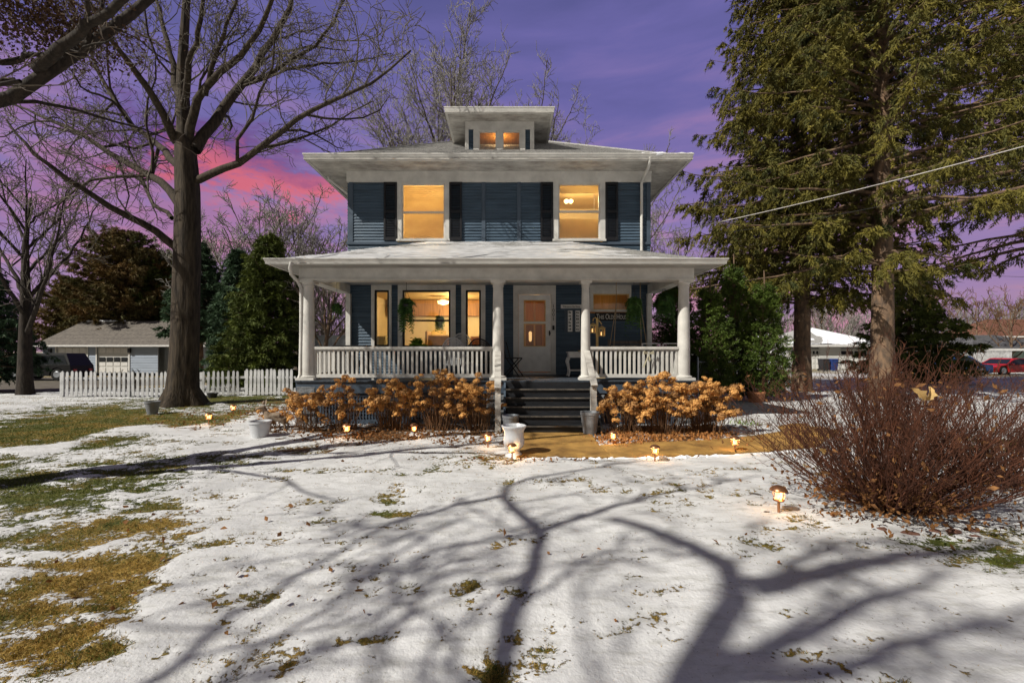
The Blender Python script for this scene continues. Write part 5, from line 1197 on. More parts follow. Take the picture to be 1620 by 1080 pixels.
# far woods, one mass along the horizon
def woods(name, label, pts, seed, mt, hmin, hmax, n):
    rng = random.Random(seed); big = Tubes(); small = Tubes()
    for i in range(n):
        u = rng.random()*(len(pts)-1); j = int(u); f = u-j; x = pts[j][0]*(1-f)+pts[j+1][0]*f+rng.uniform(-3, 3); y = pts[j][1]*(1-f)+pts[j+1][1]*f+rng.uniform(-3, 3)
        h = rng.uniform(hmin, hmax); P = np.array([(x, y, -.5), (x+rng.uniform(-.4, .4), y, h*.5), (x+rng.uniform(-1, 1), y, h)])
        P, L = poly_resample(P, 8); grow(small, small, P, .14, .03, L, rng, 0, 2, dens=2.2, rmin=.03, up=.5, ratio=.36, spread=.8)
    o = small.build(name, mt, None, smooth=False, kind='stuff'); tag(o, label, 'woods', kind='stuff'); return o
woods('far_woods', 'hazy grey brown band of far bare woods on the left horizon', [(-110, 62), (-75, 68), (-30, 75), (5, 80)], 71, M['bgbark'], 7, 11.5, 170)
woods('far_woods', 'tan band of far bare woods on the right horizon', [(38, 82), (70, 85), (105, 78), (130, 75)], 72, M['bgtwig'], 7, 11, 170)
# ---------------------------------------------------------------- conifers
def conifer(x, y, z0, H_, Rr, label, seed, fol='spruce', bark='conbark', r0=.3, cb=.12, nb=150, leaf=.11, nleaf=24, droop=.35, profile=None, name='spruce_tree', group=None, cat='tree', dens=2.6, hang=.5, skip=None, trunk_lean=0, wl=.20):
    rs = np.random.RandomState(seed); t = thing(name, (x, y, z0), label, cat, group)
    tb = Tubes(); n = 14; zz = np.linspace(0, 1, n); P = np.stack([x+trunk_lean*zz*H_*.05+.03*np.sin(zz*9), np.full(n, y), z0-.1+zz*(H_+.1)], 1)
    tb.add(P, r0*(1-zz)**.8+.015+.25*r0*(zz < .01), 16); tb.build('trunk', M[bark], t)
    lt = Tubes(); SC = []; SD = []; SL = []
    for i in range(nb):
        f = cb+(1-cb)*((i+rs.rand())/nb)**.95; a = i*2.399+rs.rand()*.6
        pf = profile(f) if profile else (1-f)**.75*min(1, (f-cb)/.10+.35)
        L = Rr*pf*rs.uniform(.72, 1.12)
        if skip and rs.rand() < skip(f, a): continue
        if L < .15: continue
        p0 = np.array([x+trunk_lean*f*H_*.05, y, z0+f*H_]); h = np.array([math.cos(a), math.sin(a), 0]); k = 7; tt = np.linspace(0, 1, k)
        rise = rs.uniform(-.05, .25)+.35*f
        pts = p0+h*(L*tt)[:, None]; pts[:, 2] += L*(rise*tt-droop*tt**1.6+.16*tt**4); pts[1:, :2] += np.cumsum(rs.randn(k-1, 2)*.02*L, 0)
        lt.add(pts, np.linspace(max(.012, .014*L+.01), .006, k), 4)
        m = max(4, int(L*dens*2)); u = np.sort(rs.rand(m))**.7*.92+.08; fi = u*(k-1); j = np.minimum(fi.astype(int), k-2); w_ = (fi-j)[:, None]; q = pts[j]*(1-w_)+pts[j+1]*w_
        lat = np.array([-h[1], h[0], 0])*np.where(rs.rand(m) < .5, -1, 1)[:, None]
        d = unit(h*.65+lat*rs.uniform(.3, 1.1, (m, 1))+np.array([0, 0, -1])*rs.uniform(0, hang*1.5, (m, 1))+rs.randn(m, 3)*.12)
        sl = (.18+.30*(1-u)*min(L, 3.0)/1.6+.22*rs.rand(m))*min(1, L/1.2+.3); SC.append(q); SD.append(d); SL.append(sl)
    if lt.t: lt.build('branches', M[bark], t, kind='stuff')
    C = np.concatenate(SC); D = np.concatenate(SD); L = np.concatenate(SL); B = len(C)
    K = nleaf; u = rs.rand(B, K)**.8; pos = C[:, None]+D[:, None]*(L[:, None]*u)[..., None]; pos[..., 2] -= (L[:, None]*u**1.8*.35*hang)
    pos = pos+rs.randn(B, K, 3)*.025
    dd = unit(D[:, None]*.8+rs.randn(B, K, 3)*.55+np.array([0, 0, -hang*.6])); dd = dd.reshape(-1, 3); pos = pos.reshape(-1, 3)
    U = unit(np.cross(dd, rs.randn(len(dd), 3))); V, F = tris(pos, dd, U, leaf*(.6+.8*rs.rand(len(dd))), leaf*wl*(.7+.7*rs.rand(len(dd))))
    o = nmesh('foliage', V, [F], M[fol], t); o['kind'] = 'stuff'; return t, len(dd)
tot = 0
# tall spruce pair right of the house
Ya = 17.5
_, k = conifer(PX(1268, Ya), Ya, 0, 21, 6.2, 'tall dense olive green spruce nearest the right side of the house', 81, r0=.30, cb=.16, nb=430, leaf=.145, nleaf=34, hang=.85, dens=3.3, wl=.26,
    profile=lambda f: (1-f)**.62*(.60 if f < .20 else 1)*.92); tot += k
Yb = 14.5
_, k = conifer(PX(1395, Yb), Yb, 0, 20, 5.6, 'tall spruce with thick pale trunk and open lower branches at right', 82, r0=.32, cb=.20, nb=340, leaf=.135, nleaf=34, hang=.9, dens=3.4, wl=.25, droop=.42,
    profile=lambda f: (1-f)**.5*1.05, skip=lambda f, a: (.62 if f < .30 else .4) if f < .45 else .0); tot += k
Yc2 = 20
_, k = conifer(PX(1660, Yc2), Yc2, 0, 22, 7.0, 'tall spruce filling the upper right corner', 83, r0=.35, cb=.27, nb=300, leaf=.18, nleaf=30, hang=.8, dens=2.8, wl=.26, profile=lambda f: (1-f)**.5, skip=lambda f, a: .55 if f < .45 else 0); tot += k
_, k = conifer(PX(1440, 23), 23, -.1, 6.2, 2.9, 'low dark fir behind the thick spruce trunk at right', 84, fol='greenspruce', r0=.12, cb=.03, nb=190, leaf=.19, nleaf=26, hang=.35, name='fir_tree', wl=.3, dens=3.5); tot += k
# arborvitae hedge trees beside the porch
AR = [(1122, 13.6, 3.9, .72, 'arborvitae nearest the porch corner'), (1160, 14.4, 4.7, .80, 'arborvitae in the middle of the dense green row'), (1208, 14.0, 4.1, .78, 'arborvitae at the right end of the dense green row'), (1066, 14.9, 4.4, .95, 'arborvitae standing farthest back behind the porch railing')]
for i, (px, Y_, h, r_, lb) in enumerate(AR):
    def prof(f): return max(.04, (1-f**1.5)*(.80+.20*min(1, f*4)))
    _, k = conifer(PX(px, Y_), Y_, 0, h, r_, lb, 90+i, fol='arbor', r0=.07, cb=.02, nb=260, leaf=.075, nleaf=26, hang=-.25, dens=5.5, droop=-.45, profile=prof, name='arborvitae', group='arborvitae beside the right end of the porch', cat='evergreen', wl=.35); tot += k
# evergreens left
conifer(PX(425, 19), 19, 0, 6.7, 2.3, 'green fir directly left of the porch corner', 101, fol='greenspruce', r0=.14, cb=.03, nb=300, leaf=.16, nleaf=30, wl=.3, dens=3.8, hang=.35, name='fir_tree')
conifer(PX(375, 23), 23, 0, 7.0, 1.6, 'blue green fir between the oak trunk and the green fir', 102, fol='bluespruce', r0=.14, cb=.05, nb=270, leaf=.19, nleaf=28, wl=.3, dens=3.6, hang=.3, name='fir_tree')
conifer(PX(316, 27), 27, 0, 8.2, 2.8, 'dark fir half hidden by the oak trunk', 103, fol='bluespruce', r0=.18, cb=.26, nb=220, leaf=.22, nleaf=26, wl=.3, dens=3.4, hang=.3, name='fir_tree')
def wide(f): return (1-f)**.45*(.55+.45*min(1, (f-.2)*4))
conifer(PX(195, 44), 44, -.3, 13.5, 6.6, 'broad bronze tinged cedar behind the garage', 104, fol='cedar', r0=.3, cb=.10, nb=260, leaf=.34, nleaf=20, wl=.3, hang=.2, droop=.1, profile=wide, name='cedar_tree')
conifer(PX(262, 47), 47, -.3, 12.0, 6.0, 'dark green cedar behind the right side of the garage', 105, fol='greenspruce', r0=.3, cb=.10, nb=240, leaf=.36, nleaf=18, wl=.3, hang=.2, droop=.1, profile=wide, name='cedar_tree')
conifer(PX(120, 50), 50, -.3, 9.5, 5.2, 'small rusty cedar left of the garage roof', 106, fol='cedar', r0=.3, cb=.08, nb=200, leaf=.36, nleaf=18, wl=.3, hang=.2, droop=.1, profile=wide, name='cedar_tree')
conifer(PX(-25, 17), 17, 0, 5.2, 2.0, 'dark fir at the left edge above the parked vehicles', 107, fol='bluespruce', r0=.12, cb=.12, nb=190, leaf=.15, nleaf=26, wl=.3, dens=3.6, hang=.4, name='fir_tree')
print('conifer leaves', tot)
# dead leaves caught in the near limb
def leafcloud(name, parent, C, size, mt, seed, curl=True, wr=.5):
    rs = np.random.RandomState(seed); n = len(C); D = unit(rs.randn(n, 3)); U = unit(np.cross(D, rs.randn(n, 3))); Nn = np.cross(D, U)
    s = size*(.6+.8*rs.rand(n))[:, None]
    a = C; b = C+D*s*.5+U*s*wr*.5+Nn*s*.12; c = C+D*s; d = C+D*s*.5-U*s*wr*.5+Nn*s*.12*rs.rand(n, 1)
    V = np.stack([a, b, c, d], 1).reshape(-1, 3); i = np.arange(n)*4; F = np.concatenate([np.stack([i, i+1, i+2], 1), np.stack([i, i+2, i+3], 1)])
    return nmesh(name, V, [F], mt, parent)
rs = np.random.RandomState(5)
n = 5200; c = np.stack([rs.randn(n)*.50, rs.randn(n)*.4, rs.randn(n)*.22], 1)+np.array(P3(55, 20, 6.3)); c2 = c[:700]*1.0+np.array([.45, .1, -.35])
o = leafcloud('dead_leaves', near, np.concatenate([c, c2]), .055, M['deadleaf'], 4); o['kind'] = 'stuff'
# ---------------------------------------------------------------- hydrangeas
def head_mesh(seed):
    rs = np.random.RandomState(seed); n = 84; d = unit(rs.randn(n, 3)); d[:, 2] = np.where((d[:, 2] < -.35), -d[:, 2], d[:, 2]); d = unit(d)
    C = d*(.038+.036*rs.rand(n, 1))*np.array([1.1, 1.1, .95]); T = unit(np.cross(d, rs.randn(n, 3))); B = np.cross(d, T); s = (.012+.010*rs.rand(n, 1)); cup = d*.012*rs.rand(n, 1)
    V = np.stack([C-T*s+cup, C-B*s, C+T*s+cup, C+B*s], 1).reshape(-1, 3); i = np.arange(n)*4
    me = bpy.data.meshes.new('flower_head'); me.from_pydata(V.tolist(), [], np.stack([i, i+1, i+2, i+3], 1).tolist()); me.materials.append(M['hydr2'] if seed in (1, 4) else M['hydr']); me.update(); return me
HM = [head_mesh(s) for s in range(6)]
def hydrangea(px, Y_, w_, h_, nst, label, seed, dense=1.0, zmin=.35):
    rng = random.Random(seed); x = PX(px, Y_); t = thing('hydrangea_bush', (x, Y_, 0), label, 'bush', 'dried hydrangea bushes along the porch')
    tb = Tubes(); heads = []
    for i in range(int(nst*1.9)):
        a = rng.uniform(0, 6.283); rr = rng.uniform(0, 1)**.55; bx_ = x+math.cos(a)*rr*w_*.28; by_ = Y_+math.sin(a)*rr*w_*.16
        tz = h_*rng.uniform(zmin*.75, 1.0)*(1-.25*rr**2); tx = x+math.cos(a)*rr*w_*.55; ty = Y_+math.sin(a)*rr*w_*.42-.05
        P = np.array([(bx_, by_, -.02), (bx_*.75+tx*.25+rng.gauss(0, .02), by_*.75+ty*.25, tz*.35), (bx_*.4+tx*.6+rng.gauss(0, .03), by_*.4+ty*.6, tz*.7), (tx, ty, tz)])
        tb.add(P, np.array([.0060, .005, .004, .003]), 4)
        if rng.random() < .95*dense: heads.append((tx, ty, tz, 1))
        for q in range(rng.randint(0, 2)):
            f = rng.uniform(.45, .85); p = P[1]*(1-f)+P[3]*f; e = p+np.array([rng.gauss(0, .12), rng.gauss(0, .08), rng.uniform(.05, .22)]); tb.add(np.array([p, (p+e)/2+np.array([0, 0, .01]), e]), np.array([.0035, .003, .0022]), 3)
            if rng.random() < .35*dense: heads.append((*e, .85))
    for i in range(nst*2):
        a = rng.uniform(0, 6.283); rr = rng.random(); p = np.array([x+math.cos(a)*rr*w_*.4, Y_+math.sin(a)*rr*w_*.25, -.02]); e = p+np.array([rng.gauss(0, .12), rng.gauss(0, .1), h_*rng.uniform(.25, .75)])
        tb.add(np.array([p, (p+e)/2+np.array([rng.gauss(0, .02), 0, .03]), e]), np.array([.0045, .0035, .002]), 3)
    tb.build('stems', M['stem'], t, kind='stuff')
    for (hx, hy, hz, s) in heads:
        o = bpy.data.objects.new('flower_head', rng.choice(HM)); link(o, t); o.location = (hx-x, hy-Y_, hz); s *= rng.uniform(.6, 1.25)*1.12; o.scale = (s, s, s*rng.uniform(.8, 1)); o.rotation_euler = (rng.gauss(0, .35), rng.gauss(0, .35), rng.uniform(0, 6.28))
HY = [(485, 8.95, .85, .92, 20, 'sparse dried hydrangea in front of the stone corner pier', .9, .3), (545, 8.95, .9, 1.12, 22, 'dried hydrangea second from the left, in front of the lattice', .8, .5), (622, 8.95, 1.0, 1.08, 30, 'dried hydrangea in the middle of the left bed', .95, .42),
      (695, 8.9, 1.05, 1.25, 32, 'tallest dried hydrangea, reaching up to the porch balusters', .95, .4), (758, 8.85, .9, 1.15, 30, 'dried hydrangea beside the left newel post of the steps', 1, .4),
      (990, 8.75, .9, 1.0, 30, 'dried hydrangea just right of the steps', 1, .4), (1050, 8.65, 1.15, 1.16, 46, 'largest dried hydrangea heaped under the right railing', 1, .45), (1118, 8.7, 1.1, 1.08, 44, 'dried hydrangea at the right end of the right bed', 1, .5), (432, 9.1, .5, .42, 9, 'low broken hydrangea beside the fawn statue', .9, .5)]
for i, h in enumerate(HY): hydrangea(h[0], h[1], h[2], h[3], h[4], h[5], 200+i, h[6], h[7])
# fallen leaves in the beds, on the walk edges and in front of the shrub
def litter(name, label, regs, seed, mt, size=.055):
    rs = np.random.RandomState(seed); C = []
    for (px, py, rx, ry, n) in regs:
        a = rs.rand(n)*6.283; r_ = np.sqrt(rs.rand(n)); qx = px+np.cos(a)*r_*rx*(.7+.6*rs.rand(n)); qy = np.maximum(py+np.sin(a)*r_*ry*(.7+.6*rs.rand(n)), 600); yy = EYE*FPX/(qy-Y0); xx = (qx-X0)*yy/FPX; C.append(np.stack([xx, yy, gh(xx, yy)+.012+.03*rs.rand(n)], 1))
    C = np.concatenate(C); o = leafcloud(name, None, C, size, mt, seed, wr=.7); tag(o, label, 'leaves', kind='stuff'); return o
litter('leaf_litter', 'brown fallen leaves lying under the left hydrangeas', [(640, 684, 180, 12, 1250), (470, 672, 60, 16, 420), (560, 697, 90, 5, 160), (740, 700, 60, 6, 220), (430, 650, 70, 12, 260)], 301, M['dry'])
litter('leaf_litter', 'orange brown fallen leaves heaped under the right hydrangeas', [(1050, 690, 105, 13, 2300), (980, 698, 40, 10, 420), (1190, 700, 40, 6, 90)], 302, M['orangeleaf'])
litter('leaf_litter', 'scattered single oak leaves lying on the snowy lawn', [(700, 850, 600, 130, 40), (850, 728, 120, 4, 90), (1350, 812, 70, 10, 60), (300, 900, 300, 120, 40), (320, 665, 90, 16, 200)], 303, M['dry'], .05)
# ---------------------------------------------------------------- big twiggy shrub at right
def shrub(x, y, w_, h_, n, label, seed, twig='barb', leaves=500, lev=2, dens=5.0, rm=.0022):
    rng = random.Random(seed); t = thing('shrub', (x, y, 0), label, 'bush'); tb = Tubes()
    for i in range(n):
        a = rng.uniform(0, 6.283); rr = rng.random()**.55; zz = h_*rng.uniform(.55, 1.0)*(1-.38*rr**2); b = np.array([x+math.cos(a)*.13*rr, y+math.sin(a)*.13*rr, -.02]); e = np.array([x+math.cos(a)*rr*w_*.5, y+math.sin(a)*rr*w_*.42, zz])
        m1 = b*.62+e*.38+np.array([rng.gauss(0, .03), rng.gauss(0, .03), .02-.12*rr]); m2 = b*.28+e*.72+np.array([rng.gauss(0, .04), rng.gauss(0, .04), -.06*rr]); P, L = poly_resample([b, m1, m2, e], 9, .012, rng)
        grow(tb, tb, P, .013 if i % 9 == 0 else .0075, .0025, L, rng, 0, lev, dens=dens, rmin=rm, up=.5, ratio=.27, spread=.8, start=.25)
    tb.build('twigs', M[twig], t, smooth=False, kind='stuff')
    rs = np.random.RandomState(seed); m = leaves; c = np.stack([x+rs.randn(m)*w_*.13, y+rs.randn(m)*w_*.12, np.abs(rs.randn(m))*.16+.03], 1); m2 = leaves//4; c2 = np.stack([x+rs.randn(m2)*w_*.25, y+rs.randn(m2)*w_*.2, h_*(.2+.6*rs.rand(m2))], 1)
    o = leafcloud('dry_leaves', t, np.concatenate([c, c2]), .055, M['dry'], seed, wr=.55); o['kind'] = 'stuff'; return t
xs_, ys_ = GP(1425, 812)
sh = shrub(xs_, ys_+.15, 3.0, 1.68, 225, 'big leafless red brown shrub spreading over the snow at right', 401, leaves=1200, dens=6.5)
xs2, ys2 = GP(1640, 790)
shrub(xs2+.1, ys2+.45, 2.2, 1.25, 90, 'leafless red brown shrub cut off by the right edge', 402, leaves=300)
xs3, ys3 = 7.4, 8.6
shrub(xs3, ys3, 2.6, 1.5, 90, 'dark leafless shrub behind the big red brown one', 403, leaves=150, rm=.004)
# big tan oak leaf caught in the shrub, and a second one hanging lower
def big_leaf(px, py, Y_, s, label, rot, seed):
    rng = random.Random(seed); c = np.array(P3(px, py, Y_)); V = []; n = 7; m = MB()
    L = []
    for i in range(n):
        u = i/(n-1); wv = s*.34*math.sin(math.pi*min(1, u*.9+.08))*(1 if i % 2 else .55); L.append((-wv, u*s)); 
    prof = L+[(-a, b) for a, b in reversed(L)]
    def tr_(a, b, k): 
        xx = a*math.cos(rot)-b*math.sin(rot); zz = a*math.sin(rot)+b*math.cos(rot); return (c[0]+xx, c[1]-abs(a)*.5-.02*math.sin(b*30)+k, c[2]+zz)
    mid = [tr_(0, u*s/(n-1), .02) for u in range(n)]; lf = [tr_(a, b, 0) for a, b in L]; rt = [tr_(-a, b, 0) for a, b in L]
    m.v = mid+lf+rt; m.f = [(i, n+i, n+i+1, i+1) for i in range(n-1)]+[(i, i+1, 2*n+i+1, 2*n+i) for i in range(n-1)]
    m.tube([mid[0], tuple(np.array(mid[0])-np.array([.0, 0, s*.3]))], .002, 4)
    o = m.build('dry_leaf', M['tanleaf'], None, smooth=True); tag(o, label, 'leaf')
big_leaf(1462, 632, 3.7, .13, 'large tan dried leaf caught upright in the top of the shrub', .75, 1)
big_leaf(1466, 633, 3.72, .12, 'tan dried leaf folded against the larger one in the shrub', -.35, 2)
big_leaf(1306, 716, 3.8, .075, 'orange brown dried leaf low on the left side of the shrub', 1.0, 3)
# edging stones
EDG = [(1395, 833, 20, 'dull brown edging stone at the foot of the big shrub, leftmost of the row'), (1440, 840, 26, 'flat reddish edging stone under the front of the big shrub'), (1478, 835, 20, 'small pinkish edging stone between the two wider red ones'), (1508, 836, 24, 'rounded red edging stone right of the big shrub'), (1536, 833, 20, 'red edging stone at the right end of the row'), (1543, 842, 14, 'smallest edging stone in front of the row end'), (1196, 778, 16, 'flat grey stone in the snow left of the path light'), (1253, 776, 14, 'dark stone just right of the path light'), (1213, 806, 16, 'dark flat stone at the foot of the path light')]
for i, (px, py, wpx, lb) in enumerate(EDG):
    x, y = GP(px, py); s = wpx*y/FPX/2; rs = np.random.RandomState(i+5)
    me = bpy.data.meshes.new('stone'); import bmesh
    bm_ = bmesh.new(); bmesh.ops.create_icosphere(bm_, subdivisions=2, radius=1)
    for v in bm_.verts: v.co *= 1+.14*math.sin(v.co.x*4+i)*math.cos(v.co.y*5+i*2)+rs.uniform(-.05, .05)
    bm_.to_mesh(me); bm_.free(); me.polygons.foreach_set('use_smooth', [True]*len(me.polygons)); me.materials.append(M['edge'] if i < 6 else M['gstone'])
    o = link(bpy.data.objects.new('stone', me)); o.location = (x, y, gz(x, y)+s*.15); o.scale = (s*1.15, s*.75, s*(.45 if i < 6 else .25)); o.rotation_euler.z = rs.uniform(-.5, .5)
    tag(o, lb, 'stone', 'edging stones in the snow' if i < 6 else 'dark stones beside the path light')
# little green shoots at the end of the right bed
t = thing('bulb_shoots', (*GP(1180, 672), 0), 'green bulb shoots coming up behind the walkway at right', 'plant')
rs = np.random.RandomState(9); n = 60; cx_, cy_ = GP(1178, 672); c = np.stack([cx_+rs.randn(n)*.14, cy_+rs.randn(n)*.1, np.full(n, .0)], 1); D = unit(np.stack([rs.randn(n)*.35, rs.randn(n)*.35, np.ones(n)], 1)); V, F = tris(c, D, unit(np.cross(D, rs.randn(n, 3))), .1+.1*rs.rand(n), np.full(n, .018)); nmesh('leaves', V, [F], M['limefern'], t)
# ---------------------------------------------------------------- picket fence
def picket_fence(a, b, label, ph=.88, pitch=.155, w_=.085, mt='fence', posts=True, base=None):
    a = np.array(a, float); b = np.array(b, float); L = float(np.linalg.norm(b-a)); u = (b-a)/L; nn = np.array([u[1], -u[0]]); base = 0 if base is None else base
    t = thing('picket_fence', (a[0], a[1], 0), label, 'fence')
    n = int(L/pitch); me = None
    for i in range(n):
        if me is None:
            m = MB(); hw = w_/2
            pf_ = [(-hw, .03), (hw, .03), (hw, ph-.05), (hw*.55, ph-.012), (0, ph), (-hw*.55, ph-.012), (-hw, ph-.05)]
            m.prism_y(pf_, -.011, .011); me = bpy.data.meshes.new('picket'); me.from_pydata(m.v, [], m.f); me.materials.append(M[mt]); me.update()
        o = link(bpy.data.objects.new('picket', me), t); p = u*(i+.5)*pitch+nn*.031
        rng = random.Random(i); o.location = (p[0], p[1], gz(a[0]+p[0], a[1]+p[1])+base+rng.uniform(-.012, .012)); o.rotation_euler = (0, rng.uniform(-.03, .03), math.atan2(u[1], u[0]))
    for z in (.24, .64):
        g0 = gz(*a); g1 = gz(*b); MB().beam((a[0], a[1], z+g0+base), (b[0], b[1], z+g1+base), .035, .08).build('rail', M[mt], t)
    for i in range(int(L/2.2)+1):
        p = a+u*min(L-.02, i*2.2)-nn*.06; MB().box(p[0]-.045, p[0]+.045, p[1]-.045, p[1]+.045, -.2+base, ph-.03+base).build('post', M[mt], t)
    return t
f0 = (PX(96, 15.2), 15.2); f1 = (PX(318, 15.4), 15.4); f2 = (PX(388, 15.6), 15.6); f3 = (PX(468, 15.4), 15.4)
picket_fence(f0, f1, 'white picket fence run left of the oak trunk in front of the garage')
picket_fence(f1, f2, 'white picket gate section with wide gaps just right of the oak trunk', pitch=.16, w_=.075)
picket_fence(f2, f3, 'white picket fence run between the gate section and the porch', pitch=.15, w_=.10, ph=.92)
picket_fence((PX(1172, 15), 15), (PX(1245, 15.3), 15.3), 'weathered grey wooden picket fence below the arborvitae', pitch=.17, w_=.10, mt='wood', ph=.95)
# chain link post and rail right of the porch
t = thing('chain_link_fence', (PX(1104, 13), 13, 0), 'chain link fence with a grey post beside the porch corner', 'fence')
MB().lathe(PX(1104, 13), 13, [(.03, 0), (.03, PZ(566, 13)), (.01, PZ(564, 13))], 10).build('post', M['galv'], t)
MB().tube([P3(1104, 572, 13), P3(1178, 575, 14.5)], .02, 6).build('top_rail', M['galv'], t)
m = MB()
for i in range(26):
    x0_ = PX(1104, 13)+i*.075; y0_ = 13+i*.045
    m.tube([(x0_, y0_, .02), (x0_+.35, y0_+.2, PZ(573, 13))], .0025, 3, cap=False).tube([(x0_+.35, y0_+.21, .02), (x0_, y0_+.01, PZ(573, 13))], .0025, 3, cap=False)
m.build('mesh', M['galv'], t, kind='stuff')
t = thing('meter_box', (PX(1193, 14.6), 14.6, 0), 'pale blue utility box on a post in front of the wooden fence', 'utility box')
MB().box(PX(1188, 14.6), PX(1199, 14.6), 14.55, 14.7, PZ(602, 14.6), PZ(584, 14.6)).build('cabinet', M['gwall'], t, bevel=.01); MB().box(PX(1191, 14.6), PX(1195, 14.6), 14.6, 14.65, 0, PZ(602.2, 14.6)).build('post', M['galv'], t)
# ---------------------------------------------------------------- neighbour's garage
def garage():
    Yg = 38.0; zb_ = -.30; x0, x1 = PX(68, Yg), PX(345, Yg); xm = PX(250, Yg); ze = PZ(546, Yg); t = thing('garage', ((x0+x1)/2, Yg, zb_), 'pale blue two bay garage with grey shingled hip roof behind the picket fence', 'garage')
    def seg(a, b, y, z0, z1): 
        m = MB(); z = z0
        while z < z1-.01:
            zt = min(z+.22, z1); m.hexa([(a, y-.03, z), (b, y-.03, z), (b, y+.1, z), (a, y+.1, z), (a, y-.005, zt), (b, y-.005, zt), (b, y+.1, zt), (a, y+.1, zt)]); z = zt
        return m
    d1 = (PX(90, Yg), PX(138, Yg)); d2 = (PX(154, Yg), PX(204, Yg)); zd = PZ(549, Yg)+.0
    m = MB()
    for a, b in ((x0, d1[0]), (d1[1], d2[0]), (d2[1], xm)):
        s = seg(a, b, Yg, zb_, ze); m.add(s.v, s.f)
    m.build('wall', M['gwall'], t, kind='stuff')
    m = seg(xm+.005, x1, Yg+.7, zb_, ze); m.build('side_wall', M['gwall'], t, kind='stuff')
    box('rear_wall', M['gwall'], t, x0+.02, x1-.02, Yg+1.0, Yg+8, zb_, ze-.01)
    for a, b in (d1, d2):
        dr = box('garage_door', M['hwall'], t, a+.01, b-.01, Yg+.04, Yg+.10, zb_, zd)
        zp = PZ(573, Yg); hp = (zd-zb_)/4
        for k in range(4):
            if k == 2: continue
            for q in range(4):
                w_ = (b-a-.2)/4; xx = a+.1+q*w_
                box('door_panel', M['white'], dr, xx+.05, xx+w_-.05, Yg+.015, Yg+.039, zb_+k*hp+.06, zb_+(k+1)*hp-.06)
        for q in range(4):
            w_ = (b-a-.2)/4; xx = a+.1+q*w_; z0_, z1_ = zb_+1*hp+.56, zb_+2*hp+.50
            box('door_window', M['carglass'], dr, xx+.05, xx+w_-.05, Yg+.01, Yg+.014, PZ(572.5, Yg), PZ(565, Yg))
        box('door_frame', M['white'], t, a-.10, a, Yg-.06, Yg-.031, zb_, ze-.01); box('door_frame', M['white'], t, b, b+.10, Yg-.06, Yg-.031, zb_, ze-.01)
    for px in (81, 206.5): MB().box(PX(px, Yg)-.1, PX(px, Yg)+.1, Yg-.2, Yg-.04, PZ(558, Yg), PZ(551, Yg)).build('wall_lamp', M['black'], t)
    zr = PZ(508, Yg+4); e0 = PX(60, Yg); rf = MB(); 
    A_ = (e0, Yg-.4, ze); B_ = (x1+.4, Yg-.4, ze); r1 = (PX(133, Yg+4), Yg+4, zr); r2 = (x1-.5, Yg+4, zr); C_ = (x1+.4, Yg+8.4, ze); D_ = (e0, Yg+8.4, ze)
    rf.add([A_, B_, C_, D_, r1, r2], [(0, 1, 5, 4), (1, 2, 5), (2, 3, 4, 5), (3, 0, 4), (0, 3, 2, 1)])
    r_ = rf.build('roof', M['gshingle'], t); s = MB(); shingle_face(s, A_, B_, r2, r1, 18, .03); s.build('shingles', M['gshingle'], r_, kind='stuff')
    box('fascia', M['white'], t, e0, x1+.4, Yg-.45, Yg-.401, ze-.12, ze+.02)
    lump_strip('roof_snow', [(PX(139, Yg+4), Yg+3.85, zr), (PX(202, Yg+4), Yg+3.85, zr)], .10, .02, M['snow'], r_, 6)
garage()
bush_l = shrub(PX(190, 19), 19.5, 1.6, .8, 40, 'low dark bush in front of the garage', 404, twig='twig', leaves=0 or 60, rm=.01)
